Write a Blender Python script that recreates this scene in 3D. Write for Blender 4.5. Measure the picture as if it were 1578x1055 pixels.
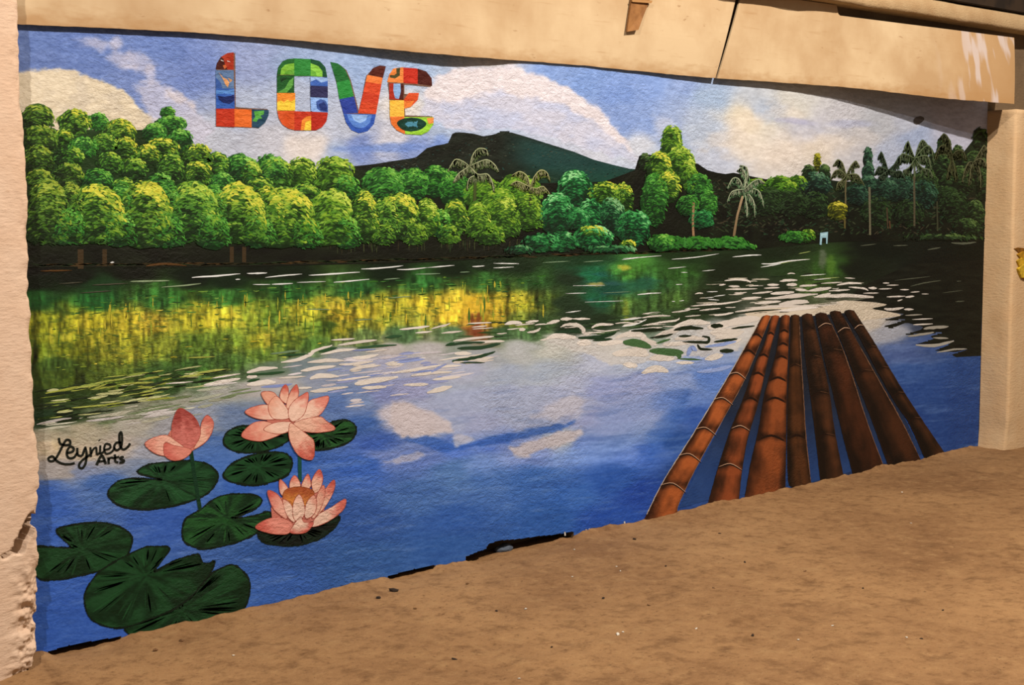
import bpy, bmesh, math, random
import numpy as np
from mathutils import Matrix, Vector

random.seed(7)
rng = np.random.default_rng(11)
for o in list(bpy.data.objects):
    bpy.data.objects.remove(o)
SC = bpy.context.scene
COL = SC.collection

# ------------------------------------------------------------------ camera
# world: x along the painted wall, y into the wall (wall face at y = 0), z up
IW, IH = 1578.0, 1055.0
FPX = 2364.666
CAM = np.array([-2.49428, -4.95089, 1.59821])
YAW, PITCH, ROLL = 0.773446, 0.0920515, -0.0016193
cyw, syw, cp, sp = math.cos(YAW), math.sin(YAW), math.cos(PITCH), math.sin(PITCH)
F_ = np.array([syw * cp, cyw * cp, -sp]); R0 = np.array([cyw, -syw, 0.0]); U0 = np.cross(R0, F_)
R_ = math.cos(ROLL) * R0 + math.sin(ROLL) * U0
U_ = -math.sin(ROLL) * R0 + math.cos(ROLL) * U0
cam_d = bpy.data.cameras.new('camera')
cam_d.sensor_fit = 'HORIZONTAL'; cam_d.sensor_width = 36.0
cam_d.lens = 36.0 * FPX / IW
cam_d.clip_start = 0.05; cam_d.clip_end = 100
cam = bpy.data.objects.new('camera', cam_d); COL.objects.link(cam)
M3 = Matrix(((R_[0], U_[0], -F_[0]), (R_[1], U_[1], -F_[1]), (R_[2], U_[2], -F_[2])))
cam.matrix_world = Matrix.Translation(Vector(CAM)) @ M3.to_4x4()
SC.camera = cam

# ------------------------------------------------------------------ world, lamps, exposure
w = bpy.data.worlds.new('night_room'); SC.world = w; w.use_nodes = True
bg = w.node_tree.nodes['Background']
WCOL, WSTR = (1.0, 0.82, 0.68), 0.25
bg.inputs[0].default_value = WCOL + (1,); bg.inputs[1].default_value = WSTR

def lamp(name, loc, power, colr, rad):
    l = bpy.data.lights.new(name, 'POINT'); l.energy = power; l.color = colr; l.shadow_soft_size = rad
    o = bpy.data.objects.new(name, l); COL.objects.link(o); o.location = loc
    return o
# ceiling lamps of the hall, beyond the frame: one behind the viewer's left, one over the middle of the room
lamp('hall_lamp_left_offscreen', (-3.2, -4.0, 5.8), 1700, (1.0, 0.84, 0.72), 0.07)
lamp('hall_lamp_middle_offscreen', (3.6, -4.2, 6.0), 2900, (1.0, 0.81, 0.66), 0.06)
VS = SC.view_settings
VS.view_transform = 'Standard'; VS.look = 'None'; VS.gamma = 1.0; VS.use_curve_mapping = False
VS.exposure = -0.2

# ------------------------------------------------------------------ helpers
L, HT = 6.583, 2.2
def unproj(px, py, yplane=0.0):
    """point of the plane y = yplane (parallel to the wall) -> x, z arrays"""
    px = np.asarray(px, float); py = np.asarray(py, float)
    a = ((px - IW / 2) / FPX)[..., None]; b = ((IH / 2 - py) / FPX)[..., None]
    d = F_ + a * R_ + b * U_
    t = (yplane - CAM[1]) / d[..., 1]
    return CAM[0] + t * d[..., 0], CAM[2] + t * d[..., 2]
def project(P):
    d = np.asarray(P, float) - CAM
    z = d @ F_
    return IW / 2 + FPX * (d @ R_) / z, IH / 2 - FPX * (d @ U_) / z

def lin(c):
    c = np.asarray(c, float) / 255.0
    return np.where(c <= 0.04045, c / 12.92, ((c + 0.055) / 1.055) ** 2.4)
ILL = np.array([1.0, 0.82, 0.69]) * 1.6
def alb(c):
    """paint colour that looks like display colour c under the warm lamps"""
    return np.clip(lin(c) / ILL, 0.002, 0.95)
EREF = np.array([1.50, 1.21, 1.00])
def paint_alb(c):
    """pigment of a paint that looks like colour c in the warm light; the same everywhere on the wall"""
    return np.clip(lin(c) / EREF, 0.003, 0.92)
def alb4(c):
    a = alb(c); return (float(a[0]), float(a[1]), float(a[2]), 1.0)

_tab = np.random.default_rng(5).random((256, 256))
def vnoise(x, y):
    x = np.asarray(x, float); y = np.asarray(y, float)
    xi = np.floor(x).astype(int); yi = np.floor(y).astype(int)
    fx = x - xi; fy = y - yi
    fx = fx * fx * (3 - 2 * fx); fy = fy * fy * (3 - 2 * fy)
    a = _tab[xi & 255, yi & 255]; b = _tab[(xi + 1) & 255, yi & 255]
    c = _tab[xi & 255, (yi + 1) & 255]; d = _tab[(xi + 1) & 255, (yi + 1) & 255]
    return (a * (1 - fx) + b * fx) * (1 - fy) + (c * (1 - fx) + d * fx) * fy
def fbm(x, y, o=4):
    s = 0; a = 0.5; n = 0
    for i in range(o):
        s = s + a * vnoise(x * 2 ** i + 17.3 * i, y * 2 ** i + 9.1 * i); n += a; a *= 0.5
    return s / n
def smooth(a, b, x):
    t = np.clip((x - a) / (b - a), 0, 1); return t * t * (3 - 2 * t)

def tag(o, label=None, cat=None, group=None, kind=None):
    if label: o['label'] = label
    if cat: o['category'] = cat
    if group: o['group'] = group
    if kind: o['kind'] = kind
    return o
def link(name, me, mat=None, parent=None):
    o = bpy.data.objects.new(name, me); COL.objects.link(o)
    if mat is not None: me.materials.append(mat)
    if parent is not None: o.parent = parent
    return o
def bm_obj(name, bm, mat, parent=None, smooth_=False):
    me = bpy.data.meshes.new(name); bm.normal_update(); bm.to_mesh(me); bm.free()
    if smooth_:
        for p in me.polygons: p.use_smooth = True
    return link(name, me, mat, parent)

# ------------------------------------------------------------------ materials
def nodes(name, rough=0.8, spec=0.2):
    m = bpy.data.materials.new(name); m.use_nodes = True
    nt = m.node_tree; b = nt.nodes['Principled BSDF']
    b.inputs['Roughness'].default_value = rough
    b.inputs['Specular IOR Level'].default_value = spec
    return m, nt, b
def N(nt, t, **kw):
    n = nt.nodes.new(t)
    for k, v in kw.items():
        if k in n.inputs: n.inputs[k].default_value = v
        else: setattr(n, k, v)
    return n
def noise(nt, vec, scale, detail=4, rough=0.55):
    n = N(nt, 'ShaderNodeTexNoise'); n.inputs['Scale'].default_value = scale
    n.inputs['Detail'].default_value = detail; n.inputs['Roughness'].default_value = rough
    if vec is not None: nt.links.new(vec, n.inputs['Vector'])
    return n.outputs['Fac']
def ramp(nt, fac, stops):
    r = nt.nodes.new('ShaderNodeValToRGB'); e = r.color_ramp.elements
    while len(e) > 1: e.remove(e[-1])
    e[0].position = stops[0][0]; e[0].color = stops[0][1]
    for p, c in stops[1:]:
        q = e.new(p); q.color = c
    nt.links.new(fac, r.inputs[0]); return r.outputs[0]
def mixc(nt, fac, a, b, mode='MIX'):
    m = nt.nodes.new('ShaderNodeMix'); m.data_type = 'RGBA'; m.blend_type = mode
    for s, v in ((0, fac), (6, a), (7, b)):
        if hasattr(v, 'is_linked') or isinstance(v, bpy.types.NodeSocket): nt.links.new(v, m.inputs[s])
        else: m.inputs[s].default_value = v
    return m.outputs[2]
def coords(nt, scale=(1, 1, 1), rotz=0.0):
    tc = nt.nodes.new('ShaderNodeTexCoord'); mp = nt.nodes.new('ShaderNodeMapping')
    mp.inputs['Scale'].default_value = scale; mp.inputs['Rotation'].default_value = (0, 0, rotz)
    nt.links.new(tc.outputs['Object'], mp.inputs[0]); return mp.outputs[0]
def bump(nt, b, h, strength, dist, prev=None):
    n = nt.nodes.new('ShaderNodeBump'); n.inputs['Strength'].default_value = strength
    n.inputs['Distance'].default_value = dist
    nt.links.new(h, n.inputs['Height'])
    if prev is not None: nt.links.new(prev, n.inputs['Normal'])
    nt.links.new(n.outputs[0], b.inputs['Normal']); return n.outputs[0]
W1 = (1, 1, 1, 1); BL = (0, 0, 0, 1)

def mat_paint():
    m, nt, b = nodes('mural_paint', 0.6, 0.12)
    at = N(nt, 'ShaderNodeAttribute', attribute_name='Col')
    v = coords(nt); v2 = coords(nt, (1, 1, 2.6))
    n1 = noise(nt, v, 34, 5); n2 = noise(nt, v2, 110, 4)
    g = ramp(nt, n2, [(0.25, (0.86, 0.86, 0.86, 1)), (0.75, (1.14, 1.14, 1.14, 1))])
    nt.links.new(mixc(nt, 0.5, at.outputs['Color'], g, 'MULTIPLY'), b.inputs['Base Color'])
    n3 = noise(nt, coords(nt, (1, 1, 1.8)), 17, 6, 0.62)
    msk = ramp(nt, noise(nt, v, 1.3, 2), [(0.42, BL), (0.60, W1)])
    rd = N(nt, 'ShaderNodeMath', operation='MULTIPLY'); nt.links.new(ramp(nt, n3, [(0.40, BL), (0.50, W1), (0.60, BL)]), rd.inputs[0]); nt.links.new(msk, rd.inputs[1])
    p = bump(nt, b, n1, 0.35, 0.006)
    p = bump(nt, b, rd.outputs[0], 0.45, 0.007, p)
    bump(nt, b, n2, 0.20, 0.0022, p)
    return m
PAINT = mat_paint()

def mat_plaster(name, base, dark, light, sc=1.0, damp=None):
    m, nt, b = nodes(name, 0.85, 0.15)
    v = coords(nt); vs = coords(nt, (1, 1, 3.0))
    n1 = noise(nt, v, 5 * sc, 6, 0.6); n2 = noise(nt, vs, 26 * sc, 5, 0.65); n3 = noise(nt, v, 120, 3)
    c = mixc(nt, ramp(nt, n1, [(0.35, BL), (0.7, W1)]), alb4(base), alb4(light))
    c = mixc(nt, ramp(nt, n2, [(0.60, BL), (0.78, W1)]), c, alb4(dark))
    nt.links.new(c, b.inputs['Base Color'])
    p = bump(nt, b, n2, 0.5, 0.008); bump(nt, b, n3, 0.3, 0.002, p)
    return m
PLASTER = mat_plaster('chipped_plaster', (234, 190, 154), (212, 166, 130), (242, 202, 168))
PLASTER2 = mat_plaster('pier_plaster', (225, 178, 128), (196, 145, 96), (232, 190, 142))
RAWWALL = mat_plaster('bare_wall', (120, 95, 70), (90, 68, 46), (140, 112, 82))
BEAMM = mat_plaster('rough_beam', (190, 150, 105), (150, 112, 72), (205, 168, 122), 1.5)

def mat_floor():
    m, nt, b = nodes('bare_floor', 0.9, 0.12)
    v = coords(nt)
    n1 = noise(nt, v, 0.9, 5, 0.6); n2 = noise(nt, v, 6.5, 6, 0.65); n3 = noise(nt, v, 46, 4, 0.7); n4 = noise(nt, v, 160, 2); n5 = noise(nt, v, 17, 6, 0.75)
    c = mixc(nt, ramp(nt, n1, [(0.36, BL), (0.66, W1)]), alb4((144, 101, 64)), alb4((174, 127, 82)))
    c = mixc(nt, ramp(nt, n2, [(0.30, (0.75, 0.75, 0.75, 1)), (0.47, BL)]), c, alb4((112, 76, 46)))
    c = mixc(nt, ramp(nt, n2, [(0.55, BL), (0.75, (0.8, 0.8, 0.8, 1))]), c, alb4((176, 132, 86)))
    c = mixc(nt, ramp(nt, n5, [(0.33, (0.65, 0.65, 0.65, 1)), (0.48, BL)]), c, alb4((116, 78, 46)))
    c = mixc(nt, ramp(nt, n5, [(0.54, BL), (0.70, (0.6, 0.6, 0.6, 1))]), c, alb4((184, 138, 90)))
    c = mixc(nt, ramp(nt, n3, [(0.30, (0.7, 0.7, 0.7, 1)), (0.40, BL)]), c, alb4((92, 62, 38)))
    c = mixc(nt, ramp(nt, n4, [(0.70, BL), (0.78, (0.5, 0.5, 0.5, 1))]), c, alb4((215, 185, 150)))
    nt.links.new(c, b.inputs['Base Color'])
    p = bump(nt, b, n2, 0.5, 0.02); p = bump(nt, b, n3, 0.5, 0.006, p); bump(nt, b, n4, 0.3, 0.002, p)
    return m
FLOORM = mat_floor()

def mat_board(name, white):
    m, nt, b = nodes(name, 0.5, 0.3)
    tc = nt.nodes.new('ShaderNodeTexCoord')
    v = coords(nt); vg = coords(nt, (1.2, 1.2, 14)); vm = coords(nt, (2.2, 2.2, 6))
    n1 = noise(nt, v, 1.6, 5, 0.6); n2 = noise(nt, vg, 3, 6, 0.6); n3 = noise(nt, vm, 6, 4)
    c = mixc(nt, ramp(nt, n1, [(0.36, BL), (0.62, W1)]), alb4((198, 156, 110)), alb4((226, 190, 144)))
    c = mixc(nt, ramp(nt, n2, [(0.60, BL), (0.75, (0.55, 0.55, 0.55, 1))]), c, alb4((184, 138, 90)))
    c = mixc(nt, ramp(nt, n3, [(0.68, BL), (0.76, (0.6, 0.6, 0.6, 1))]), c, alb4((160, 112, 68)))
    sx = nt.nodes.new('ShaderNodeSeparateXYZ'); nt.links.new(tc.outputs['Object'], sx.inputs[0])
    # water stain along the lower edge, broken up by noise
    mz = N(nt, 'ShaderNodeMath', operation='MULTIPLY_ADD'); mz.inputs[1].default_value = 0.12
    nt.links.new(n3, mz.inputs[0]); nt.links.new(sx.outputs['Z'], mz.inputs[2])
    c = mixc(nt, ramp(nt, mz.outputs[0], [(0.0, BL), (0.001, BL)]), c, c) if False else c
    mr = N(nt, 'ShaderNodeMapRange'); mr.inputs[1].default_value = 2.262; mr.inputs[2].default_value = 2.335
    mr.inputs[3].default_value = 0.75; mr.inputs[4].default_value = 0.0
    nt.links.new(mz.outputs[0], mr.inputs[0])
    c = mixc(nt, mr.outputs[0], c, alb4((182, 132, 80)))
    if white:
        vw = coords(nt, (5.0, 5.0, 1.1)); nw = noise(nt, vw, 2.3, 2, 0.4)
        mx = N(nt, 'ShaderNodeMapRange'); mx.inputs[1].default_value = 5.7; mx.inputs[2].default_value = 6.1
        nt.links.new(sx.outputs['X'], mx.inputs[0])
        f = N(nt, 'ShaderNodeMath', operation='MULTIPLY')
        nt.links.new(ramp(nt, nw, [(0.52, BL), (0.60, (0.8, 0.8, 0.8, 1))]), f.inputs[0]); nt.links.new(mx.outputs[0], f.inputs[1])
        br = N(nt, 'ShaderNodeMath', operation='MULTIPLY'); br.inputs[1].default_value = 0.75
        nt.links.new(mx.outputs[0], br.inputs[0])
        c = mixc(nt, br.outputs[0], c, alb4((192, 142, 90)))
        c = mixc(nt, f.outputs[0], c, alb4((222, 198, 184)))
    nt.links.new(c, b.inputs['Base Color'])
    bump(nt, b, n2, 0.15, 0.002)
    return m
BOARD1 = mat_board('pale_plywood', False); BOARD2 = mat_board('stained_plywood', True)

def mat_plain(name, c, c2=None, rough=0.8, sc=20):
    m, nt, b = nodes(name, rough, 0.2)
    if c2 is None: b.inputs['Base Color'].default_value = alb4(c)
    else:
        n = noise(nt, coords(nt), sc, 5)
        nt.links.new(mixc(nt, ramp(nt, n, [(0.4, BL), (0.62, W1)]), alb4(c), alb4(c2)), b.inputs['Base Color'])
        bump(nt, b, n, 0.4, 0.004)
    return m

# ------------------------------------------------------------------ room shell
# floor: uneven bare ground, rising a little in a ragged dirt line along the wall
def axis(*segs):
    out = []
    for a, b_, n in segs: out += list(np.linspace(a, b_, n, endpoint=False))
    return np.array(out + [segs[-1][1]])
def grid_mesh(X, Y, Z, name, flip=False, keep=None):
    nr, nc = X.shape
    me = bpy.data.meshes.new(name)
    co = np.stack([X, Y, Z], -1).reshape(-1, 3)
    idx = np.arange(nr * nc).reshape(nr, nc)
    q = np.stack([idx[:-1, :-1], idx[:-1, 1:], idx[1:, 1:], idx[1:, :-1]], -1).reshape(-1, 4)
    if flip: q = q[:, ::-1]
    if keep is not None: q = q[keep]
    me.vertices.add(len(co)); me.vertices.foreach_set('co', co.ravel())
    me.loops.add(q.size); me.loops.foreach_set('vertex_index', q.ravel().astype(np.int32))
    me.polygons.add(len(q)); me.polygons.foreach_set('loop_start', np.arange(0, q.size, 4, dtype=np.int32))
    me.polygons.foreach_set('loop_total', np.full(len(q), 4, np.int32))
    me.update(calc_edges=True); me.validate()
    return me
fx = axis((-6, -1, 40), (-1, 7.2, 420), (7.2, 12, 30)); fy = axis((-9, -2.8, 60), (-2.8, -0.4, 150), (-0.4, 0.02, 90), (0.02, 0.14, 10))
FX, FY = np.meshgrid(fx, fy)
hgt = (fbm(FX * 3, FY * 3) - 0.5) * 0.016 + (fbm(FX * 14, FY * 14, 3) - 0.5) * 0.007
edge = np.exp(np.minimum(FY, 0) / 0.05) * (0.012 + 0.05 * np.clip(fbm(FX * 5.0 + 3, FX * 0 + 2.2, 4) - 0.42, 0, 1) + 0.012 * (fbm(FX * 30, FY * 30, 2) - 0.4))
FZ = np.where(FY > -4, hgt, hgt * 0.5) - 0.004 + edge
NOTCH = [[(0.04, .012), (0.12, .018), (0.20, .015), (0.33, .008)], [(1.60, .012), (1.75, .018), (1.87, .014)], [(2.05, .022), (2.12, .032), (2.17, .036), (2.19, .058), (2.26, .062), (2.32, .056), (2.385, .050), (2.45, .046), (2.51, .043), (2.58, .036), (2.633, .033), (2.75, .028)]]
hol = np.zeros(FX.shape)
for n_ in NOTCH: hol = np.maximum(hol, smooth(n_[0][0] - .01, n_[0][0] + .03, FX) * smooth(n_[-1][0] + .01, n_[-1][0] - .03, FX))
FZ = FZ - hol * np.exp(np.minimum(FY, 0) / .05) * .022
FZ = np.where(FY > 0, np.minimum(FZ, -.004), FZ)
def slab(pts, h):
    px_ = FX + (fbm(FX * 9, FY * 9, 3) - .5) * .07; py_ = FY + (fbm(FX * 9 + 30, FY * 9, 3) - .5) * .07
    ins = np.zeros(FX.shape, bool); dm = np.full(FX.shape, 9.0)
    for (x0, y0), (x1, y1) in zip(pts, pts[1:] + pts[:1]):
        c = ((y0 <= py_) & (py_ < y1)) | ((y1 <= py_) & (py_ < y0))
        ins ^= c & (px_ < x0 + (py_ - y0) / (y1 - y0 + 1e-9) * (x1 - x0))
        t = np.clip(((px_ - x0) * (x1 - x0) + (py_ - y0) * (y1 - y0)) / ((x1 - x0) ** 2 + (y1 - y0) ** 2), 0, 1)
        dm = np.minimum(dm, np.hypot(px_ - x0 - t * (x1 - x0), py_ - y0 - t * (y1 - y0)))
    return h * smooth(0, 0.05, np.where(ins, dm, 0))
# worn cement slabs stand a few millimetres proud of the trodden earth
FZ += slab([(1.97, -1.71), (2.64, -1.58), (2.50, -2.15), (1.80, -2.3)], .006) + slab([(1.10, -1.20), (1.68, -1.22), (1.56, -2.0), (0.95, -1.95)], .006) + slab([(3.08, -1.76), (3.75, -1.62), (3.6, -2.4), (2.72, -2.38)], .006)
me = grid_mesh(FX, FY, FZ, 'floor')
me.polygons.foreach_set('use_smooth', np.ones(len(me.polygons), bool))
fl = tag(link('floor', me, FLOORM), 'bare brown earth and concrete floor with scuffs and specks', kind='structure')

def box(name, x0, x1, y0, y1, z0, z1, mat, parent=None, bev=0.0):
    bm = bmesh.new()
    bmesh.ops.create_cube(bm, size=1.0)
    for v in bm.verts:
        v.co.x = x0 if v.co.x < 0 else x1; v.co.y = y0 if v.co.y < 0 else y1; v.co.z = z0 if v.co.z < 0 else z1
    if bev: bmesh.ops.bevel(bm, geom=list(bm.edges), offset=bev, segments=2, affect='EDGES')
    return bm_obj(name, bm, mat, parent)
prof = [(-1.2, 3.4), (-1.2, -0.1)]
for n_ in NOTCH: prof += [(n_[0][0] - .005, -0.1)] + n_ + [(n_[-1][0] + .005, -0.1)]
prof += [(L + 1.6, -0.1), (L + 1.6, 3.4)]
bm = bmesh.new()
fr_ = [bm.verts.new((x, 0.0, z)) for x, z in prof]; bk_ = [bm.verts.new((x, 0.12, z)) for x, z in prof]
bm.faces.new(fr_); bm.faces.new(bk_[::-1])
for i in range(len(prof)): bm.faces.new((fr_[i], bk_[i], bk_[(i + 1) % len(prof)], fr_[(i + 1) % len(prof)]))
q_ = [bm.verts.new((x, y, z)) for y in (0.12, 0.25) for x, z in ((-1.2, -.1), (L + 1.6, -.1), (L + 1.6, 3.4), (-1.2, 3.4))]
for f_ in ((0, 1, 2, 3), (4, 5, 6, 7), (0, 1, 5, 4), (1, 2, 6, 5), (2, 3, 7, 6), (3, 0, 4, 7)): bm.faces.new([q_[i] for i in f_])
bmesh.ops.recalc_face_normals(bm, faces=bm.faces)
wb = bm_obj('wall_back', bm, RAWWALL)
bm = bmesh.new(); bmesh.ops.create_icosphere(bm, subdivisions=2, radius=1.0)
for v in bm.verts: v.co = Vector((2.33 + v.co.x * .055, .045 + v.co.y * .03, .006 + v.co.z * .022 * (1 + .3 * math.sin(v.co.x * 5))))
bm_obj('broken_chunk', bm, mat_plain('grey_rubble', (92, 96, 104)), wb)
tag(wb, 'bare masonry wall that carries the painted lake mural', kind='structure')

# left pier: plaster front face with a ragged, chipped right edge, lower part broken away
PD = 0.15
ez = axis((-0.05, 0.55, 150), (0.55, 3.2, 260))
epx = [(0, 28), (38, 30), (165, 35), (300, 43), (372, 46), (400, 45), (445, 46), (455, 44), (470, 46), (490, 49), (560, 52), (640, 55), (700, 60), (725, 61), (770, 59), (800, 57), (850, 58), (870, 62), (930, 64), (955, 60), (985, 63), (1010, 59), (1055, 47)]
eyp = np.array([p[0] for p in epx], float); exp_ = np.array([p[1] for p in epx], float)
ex_, ez_ = unproj(exp_, eyp, -PD)
order = np.argsort(ez_)
edge_x = np.interp(ez, ez_[order], ex_[order]) + (fbm(ez * 40, ez * 0 + 4, 3) - 0.5) * 0.008
edge_x += np.where(ez < 0.9, (fbm(ez * 60, ez * 0 + 1, 3) - 0.5) * 0.012, 0)
tt = np.concatenate([[0], 1 - np.geomspace(1, 0.0025, 70) ** 1.0, [1.0]])
tt = np.unique(np.clip(tt, 0, 1))
X0 = -0.95
PX = X0 + (edge_x[:, None] - X0) * tt[None, :]
PZ = np.repeat(ez[:, None], len(tt), 1)
dist = edge_x[:, None] - PX
chip = np.clip(fbm(PX * 18 + 5, PZ * 12, 4) - 0.40, 0, 1)
near = np.exp(-dist / 0.018)
low = smooth(0.42, 0.20, PZ) * smooth(0.13, 0.02, dist)
rough_ = (fbm(PX * 40, PZ * 40, 4) - 0.5)
PY = -PD + near * 0.006 + near * chip * 0.05 + low * (0.022 + 0.05 * rough_) + rough_ * 0.003
# the deep crack low on the pier
cx_, cz_ = unproj([8, 30, 50], [858, 845, 800], -PD)
for i in range(2):
    ax, az, bx_, bz = cx_[i], cz_[i], cx_[i + 1], cz_[i + 1]
    tpar = np.clip(((PX - ax) * (bx_ - ax) + (PZ - az) * (bz - az)) / ((bx_ - ax) ** 2 + (bz - az) ** 2), 0, 1)
    dd = np.hypot(PX - ax - tpar * (bx_ - ax), PZ - az - tpar * (bz - az)) + rough_ * 0.01
    PY += smooth(0.010 + 0.013 * i, 0.007 + 0.012 * i, dd) * 0.12
PXX = np.concatenate([np.full((len(ez), 1), X0), PX, edge_x[:, None] + 0.012, edge_x[:, None] + 0.0], 1)
PYY = np.concatenate([np.full((len(ez), 1), 0.02), PY, np.full((len(ez), 1), -PD * 0.55), np.full((len(ez), 1), 0.02)], 1)
PZZ = np.concatenate([PZ[:, :1], PZ, PZ[:, :2]], 1)
me = grid_mesh(PXX, PYY, PZZ, 'wall_left')
wl = tag(link('wall_left', me, PLASTER), 'cream plastered pier with chipped ragged edge beside the lily pads', kind='structure')

# right pier: rough plastered post end with a top below the plywood
RD = 0.20
bm = bmesh.new()
zs = np.linspace(-0.03, 2.165, 90)
prof = [(0.0, 0.02), (0.0, -0.03), (0.0, -0.08), (0.0, -0.13), (0.0, -RD + 0.02), (0.004, -RD + 0.006), (0.02, -RD), (0.08, -RD), (0.2, -RD), (0.5, -RD), (1.4, -RD), (1.4, 0.02)]
rows = []
for z in zs:
    r = []
    for k, (dx, y) in enumerate(prof):
        j = (float(fbm(np.array(z * 9 + k), np.array(k * 3.7), 3)) - 0.5)
        amp = 0.012 if 0 < k < 9 else 0
        flare = 0.012 * max(0, 1 - z / 0.12)
        lowchip = 0.02 * max(0, 1 - z / 0.2) * (0.5 + j) if 3 <= k <= 6 else 0
        r.append(bm.verts.new((L + dx + amp * j - flare * (k < 6) + lowchip * 0.6, y + amp * j * 0.6 + lowchip, z + (0.012 * j if z > 2.1 else 0))))
    rows.append(r)
for a, b_ in zip(rows[:-1], rows[1:]):
    for i in range(len(prof) - 1): bm.faces.new((a[i], a[i + 1], b_[i + 1], b_[i]))
bm.faces.new(rows[-1])
wr = tag(bm_obj('wall_right', bm, PLASTER2, smooth_=True), 'cream plastered pier at the far end beside the bamboo raft', kind='structure')

# beam above the boards, then a panel coloured dark to stand for shade
bmx = axis((-1.2, L + 1.6, 120))
bm = bmesh.new(); rows = []
for x in bmx:
    j = [float(fbm(np.array(x * 5.0 + 7 * k), np.array(k * 2.0), 3)) - 0.5 for k in range(6)]
    rows.append([bm.verts.new((x, y + 0.010 * j[k] * (k in (1, 2, 3)), z + 0.012 * j[k] * (k in (1, 2, 3, 4)))) for k, (y, z) in enumerate(
        [(0.0, 2.672), (-0.116, 2.672), (-0.125, 2.69), (-0.125, 2.762), (-0.105, 2.778), (0.0, 2.778)])])
for a, b_ in zip(rows[:-1], rows[1:]):
    for i in range(5): bm.faces.new((a[i], b_[i], b_[i + 1], a[i + 1]))
tag(bm_obj('trim_1', bm, BEAMM, smooth_=True), 'rough pale concrete ledge running above the plywood boards', kind='structure')
tag(box('trim_2', -1.2, L + 1.6, -0.135, -0.002, 2.782, 3.2, mat_plain('shade_brown', (58, 42, 28), (38, 28, 20), 0.9, 8), bev=0.004), 'panel above the concrete ledge, coloured dark brown to stand for shade', kind='structure')

# two plywood sheets that bow off the wall; lower edge follows the photo, upper edge level
bot = [(22, 36), (30, 37.5), (150, 42.5), (300, 50), (420, 59), (520, 68), (640, 80), (730, 88), (820, 94.5), (900, 101), (1000, 111), (1060, 117), (1104, 120.5), (1218, 128), (1300, 134), (1350, 139), (1405, 146), (1460, 152), (1520, 156.5), (1563, 160)]
off = [(22, .022), (150, .022), (420, .024), (560, .036), (700, .052), (760, .036), (800, .014), (900, .012), (1000, .018), (1104, .032), (1200, .040), (1250, .052), (1300, .072), (1350, .100), (1400, .13), (1480, .19), (1563, .25)]
def board(name, px0, px1, top_fn, mat, lean, label):
    pxs = np.linspace(px0, px1, 160)
    db = np.interp(pxs, [p[0] for p in off], [p[1] for p in off])
    k = np.hanning(9); k /= k.sum()
    db = np.convolve(np.pad(db, 4, 'edge'), k, 'valid')
    pyb = np.interp(pxs, [p[0] for p in bot], [p[1] for p in bot]) + (vnoise(pxs * 0.11, pxs * 0) - 0.5) * 0.8
    xs = np.zeros(160); zb = np.zeros(160)
    for i in range(160):
        a, b_ = unproj(pxs[i], pyb[i], -db[i]); xs[i] = a; zb[i] = b_
    rowsn = 9
    bm = bmesh.new(); fr = []; bk = []
    for r in range(rowsn):
        s = r / (rowsn - 1); f = []; g = []
        for i in range(160):
            zt = top_fn(pxs[i]); z = zb[i] + (zt - zb[i]) * s
            d = db[i] * (1 - s) + (0.02 + 0.55 * db[i]) * s + 0.006 * math.sin(s * 3.1) * math.sin(xs[i] * 2.3)
            # the split edge between the boards leans
            x = xs[i] + lean(i / 159.0) * s
            f.append(bm.verts.new((x, -d, z))); g.append(bm.verts.new((x, -d + 0.009, z)))
        fr.append(f); bk.append(g)
    for r in range(rowsn - 1):
        for i in range(159):
            bm.faces.new((fr[r][i], fr[r][i + 1], fr[r + 1][i + 1], fr[r + 1][i]))
            bm.faces.new((bk[r][i + 1], bk[r][i], bk[r + 1][i], bk[r + 1][i + 1]))
    for i in range(159):
        bm.faces.new((fr[0][i + 1], fr[0][i], bk[0][i], bk[0][i + 1]))
        bm.faces.new((fr[-1][i], fr[-1][i + 1], bk[-1][i + 1], bk[-1][i]))
    for r in range(rowsn - 1):
        bm.faces.new((fr[r][0], fr[r + 1][0], bk[r + 1][0], bk[r][0]))
        bm.faces.new((fr[r + 1][-1], fr[r][-1], bk[r][-1], bk[r + 1][-1]))
    o = bm_obj(name, bm, mat, smooth_=False)
    return tag(o, label, 'board', 'plywood boards above the mural')
board('plywood_board', 22, 1102.6, lambda p: 2.69, BOARD1, lambda t: 0.0 if t < 0.9 else 0.175 * (t - 0.9) / 0.1, 'long pale plywood board with a short brown strip hanging on it')
def top2(p):
    return 2.668 if p < 1290 else (2.614 if p > 1293 else 2.668 - 0.054 * (p - 1290) / 3)
board('plywood_board', 1105.6, 1563, top2, BOARD2, lambda t: 0.19 * max(0, 1 - t * 4) + 0.15 * max(0, t - .6) / .4, 'water stained plywood board with white smears curling off the wall')

# brown strip hanging over the long board
sx_, sz_ = unproj([974, 1004, 1001, 992, 986, 983, 978, 967], [-6, -6, 4, 24, 38, 46, 47, 49], -0.045)
bm = bmesh.new()
f = [bm.verts.new((x, -0.045 + 0.004 * math.sin(i), z)) for i, (x, z) in enumerate(zip(sx_, sz_))]
g = [bm.verts.new((v.co.x, v.co.y + 0.010, v.co.z)) for v in f]
bm.faces.new(f); bm.faces.new(g[::-1])
for i in range(len(f)): bm.faces.new((f[i], g[i], g[(i + 1) % len(f)], f[(i + 1) % len(f)]))
bmesh.ops.recalc_face_normals(bm, faces=bm.faces)
strip = tag(bm_obj('hanging_strip', bm, mat_plain('brown_strip', (168, 112, 62), (140, 90, 48), 0.7, 18)), 'short torn brown strip hanging down over the long plywood board', 'strip')
fx_, fz_ = unproj([973, 1005, 1003, 974], [0, 1, 5, 3], -0.049)
bm = bmesh.new()
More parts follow.
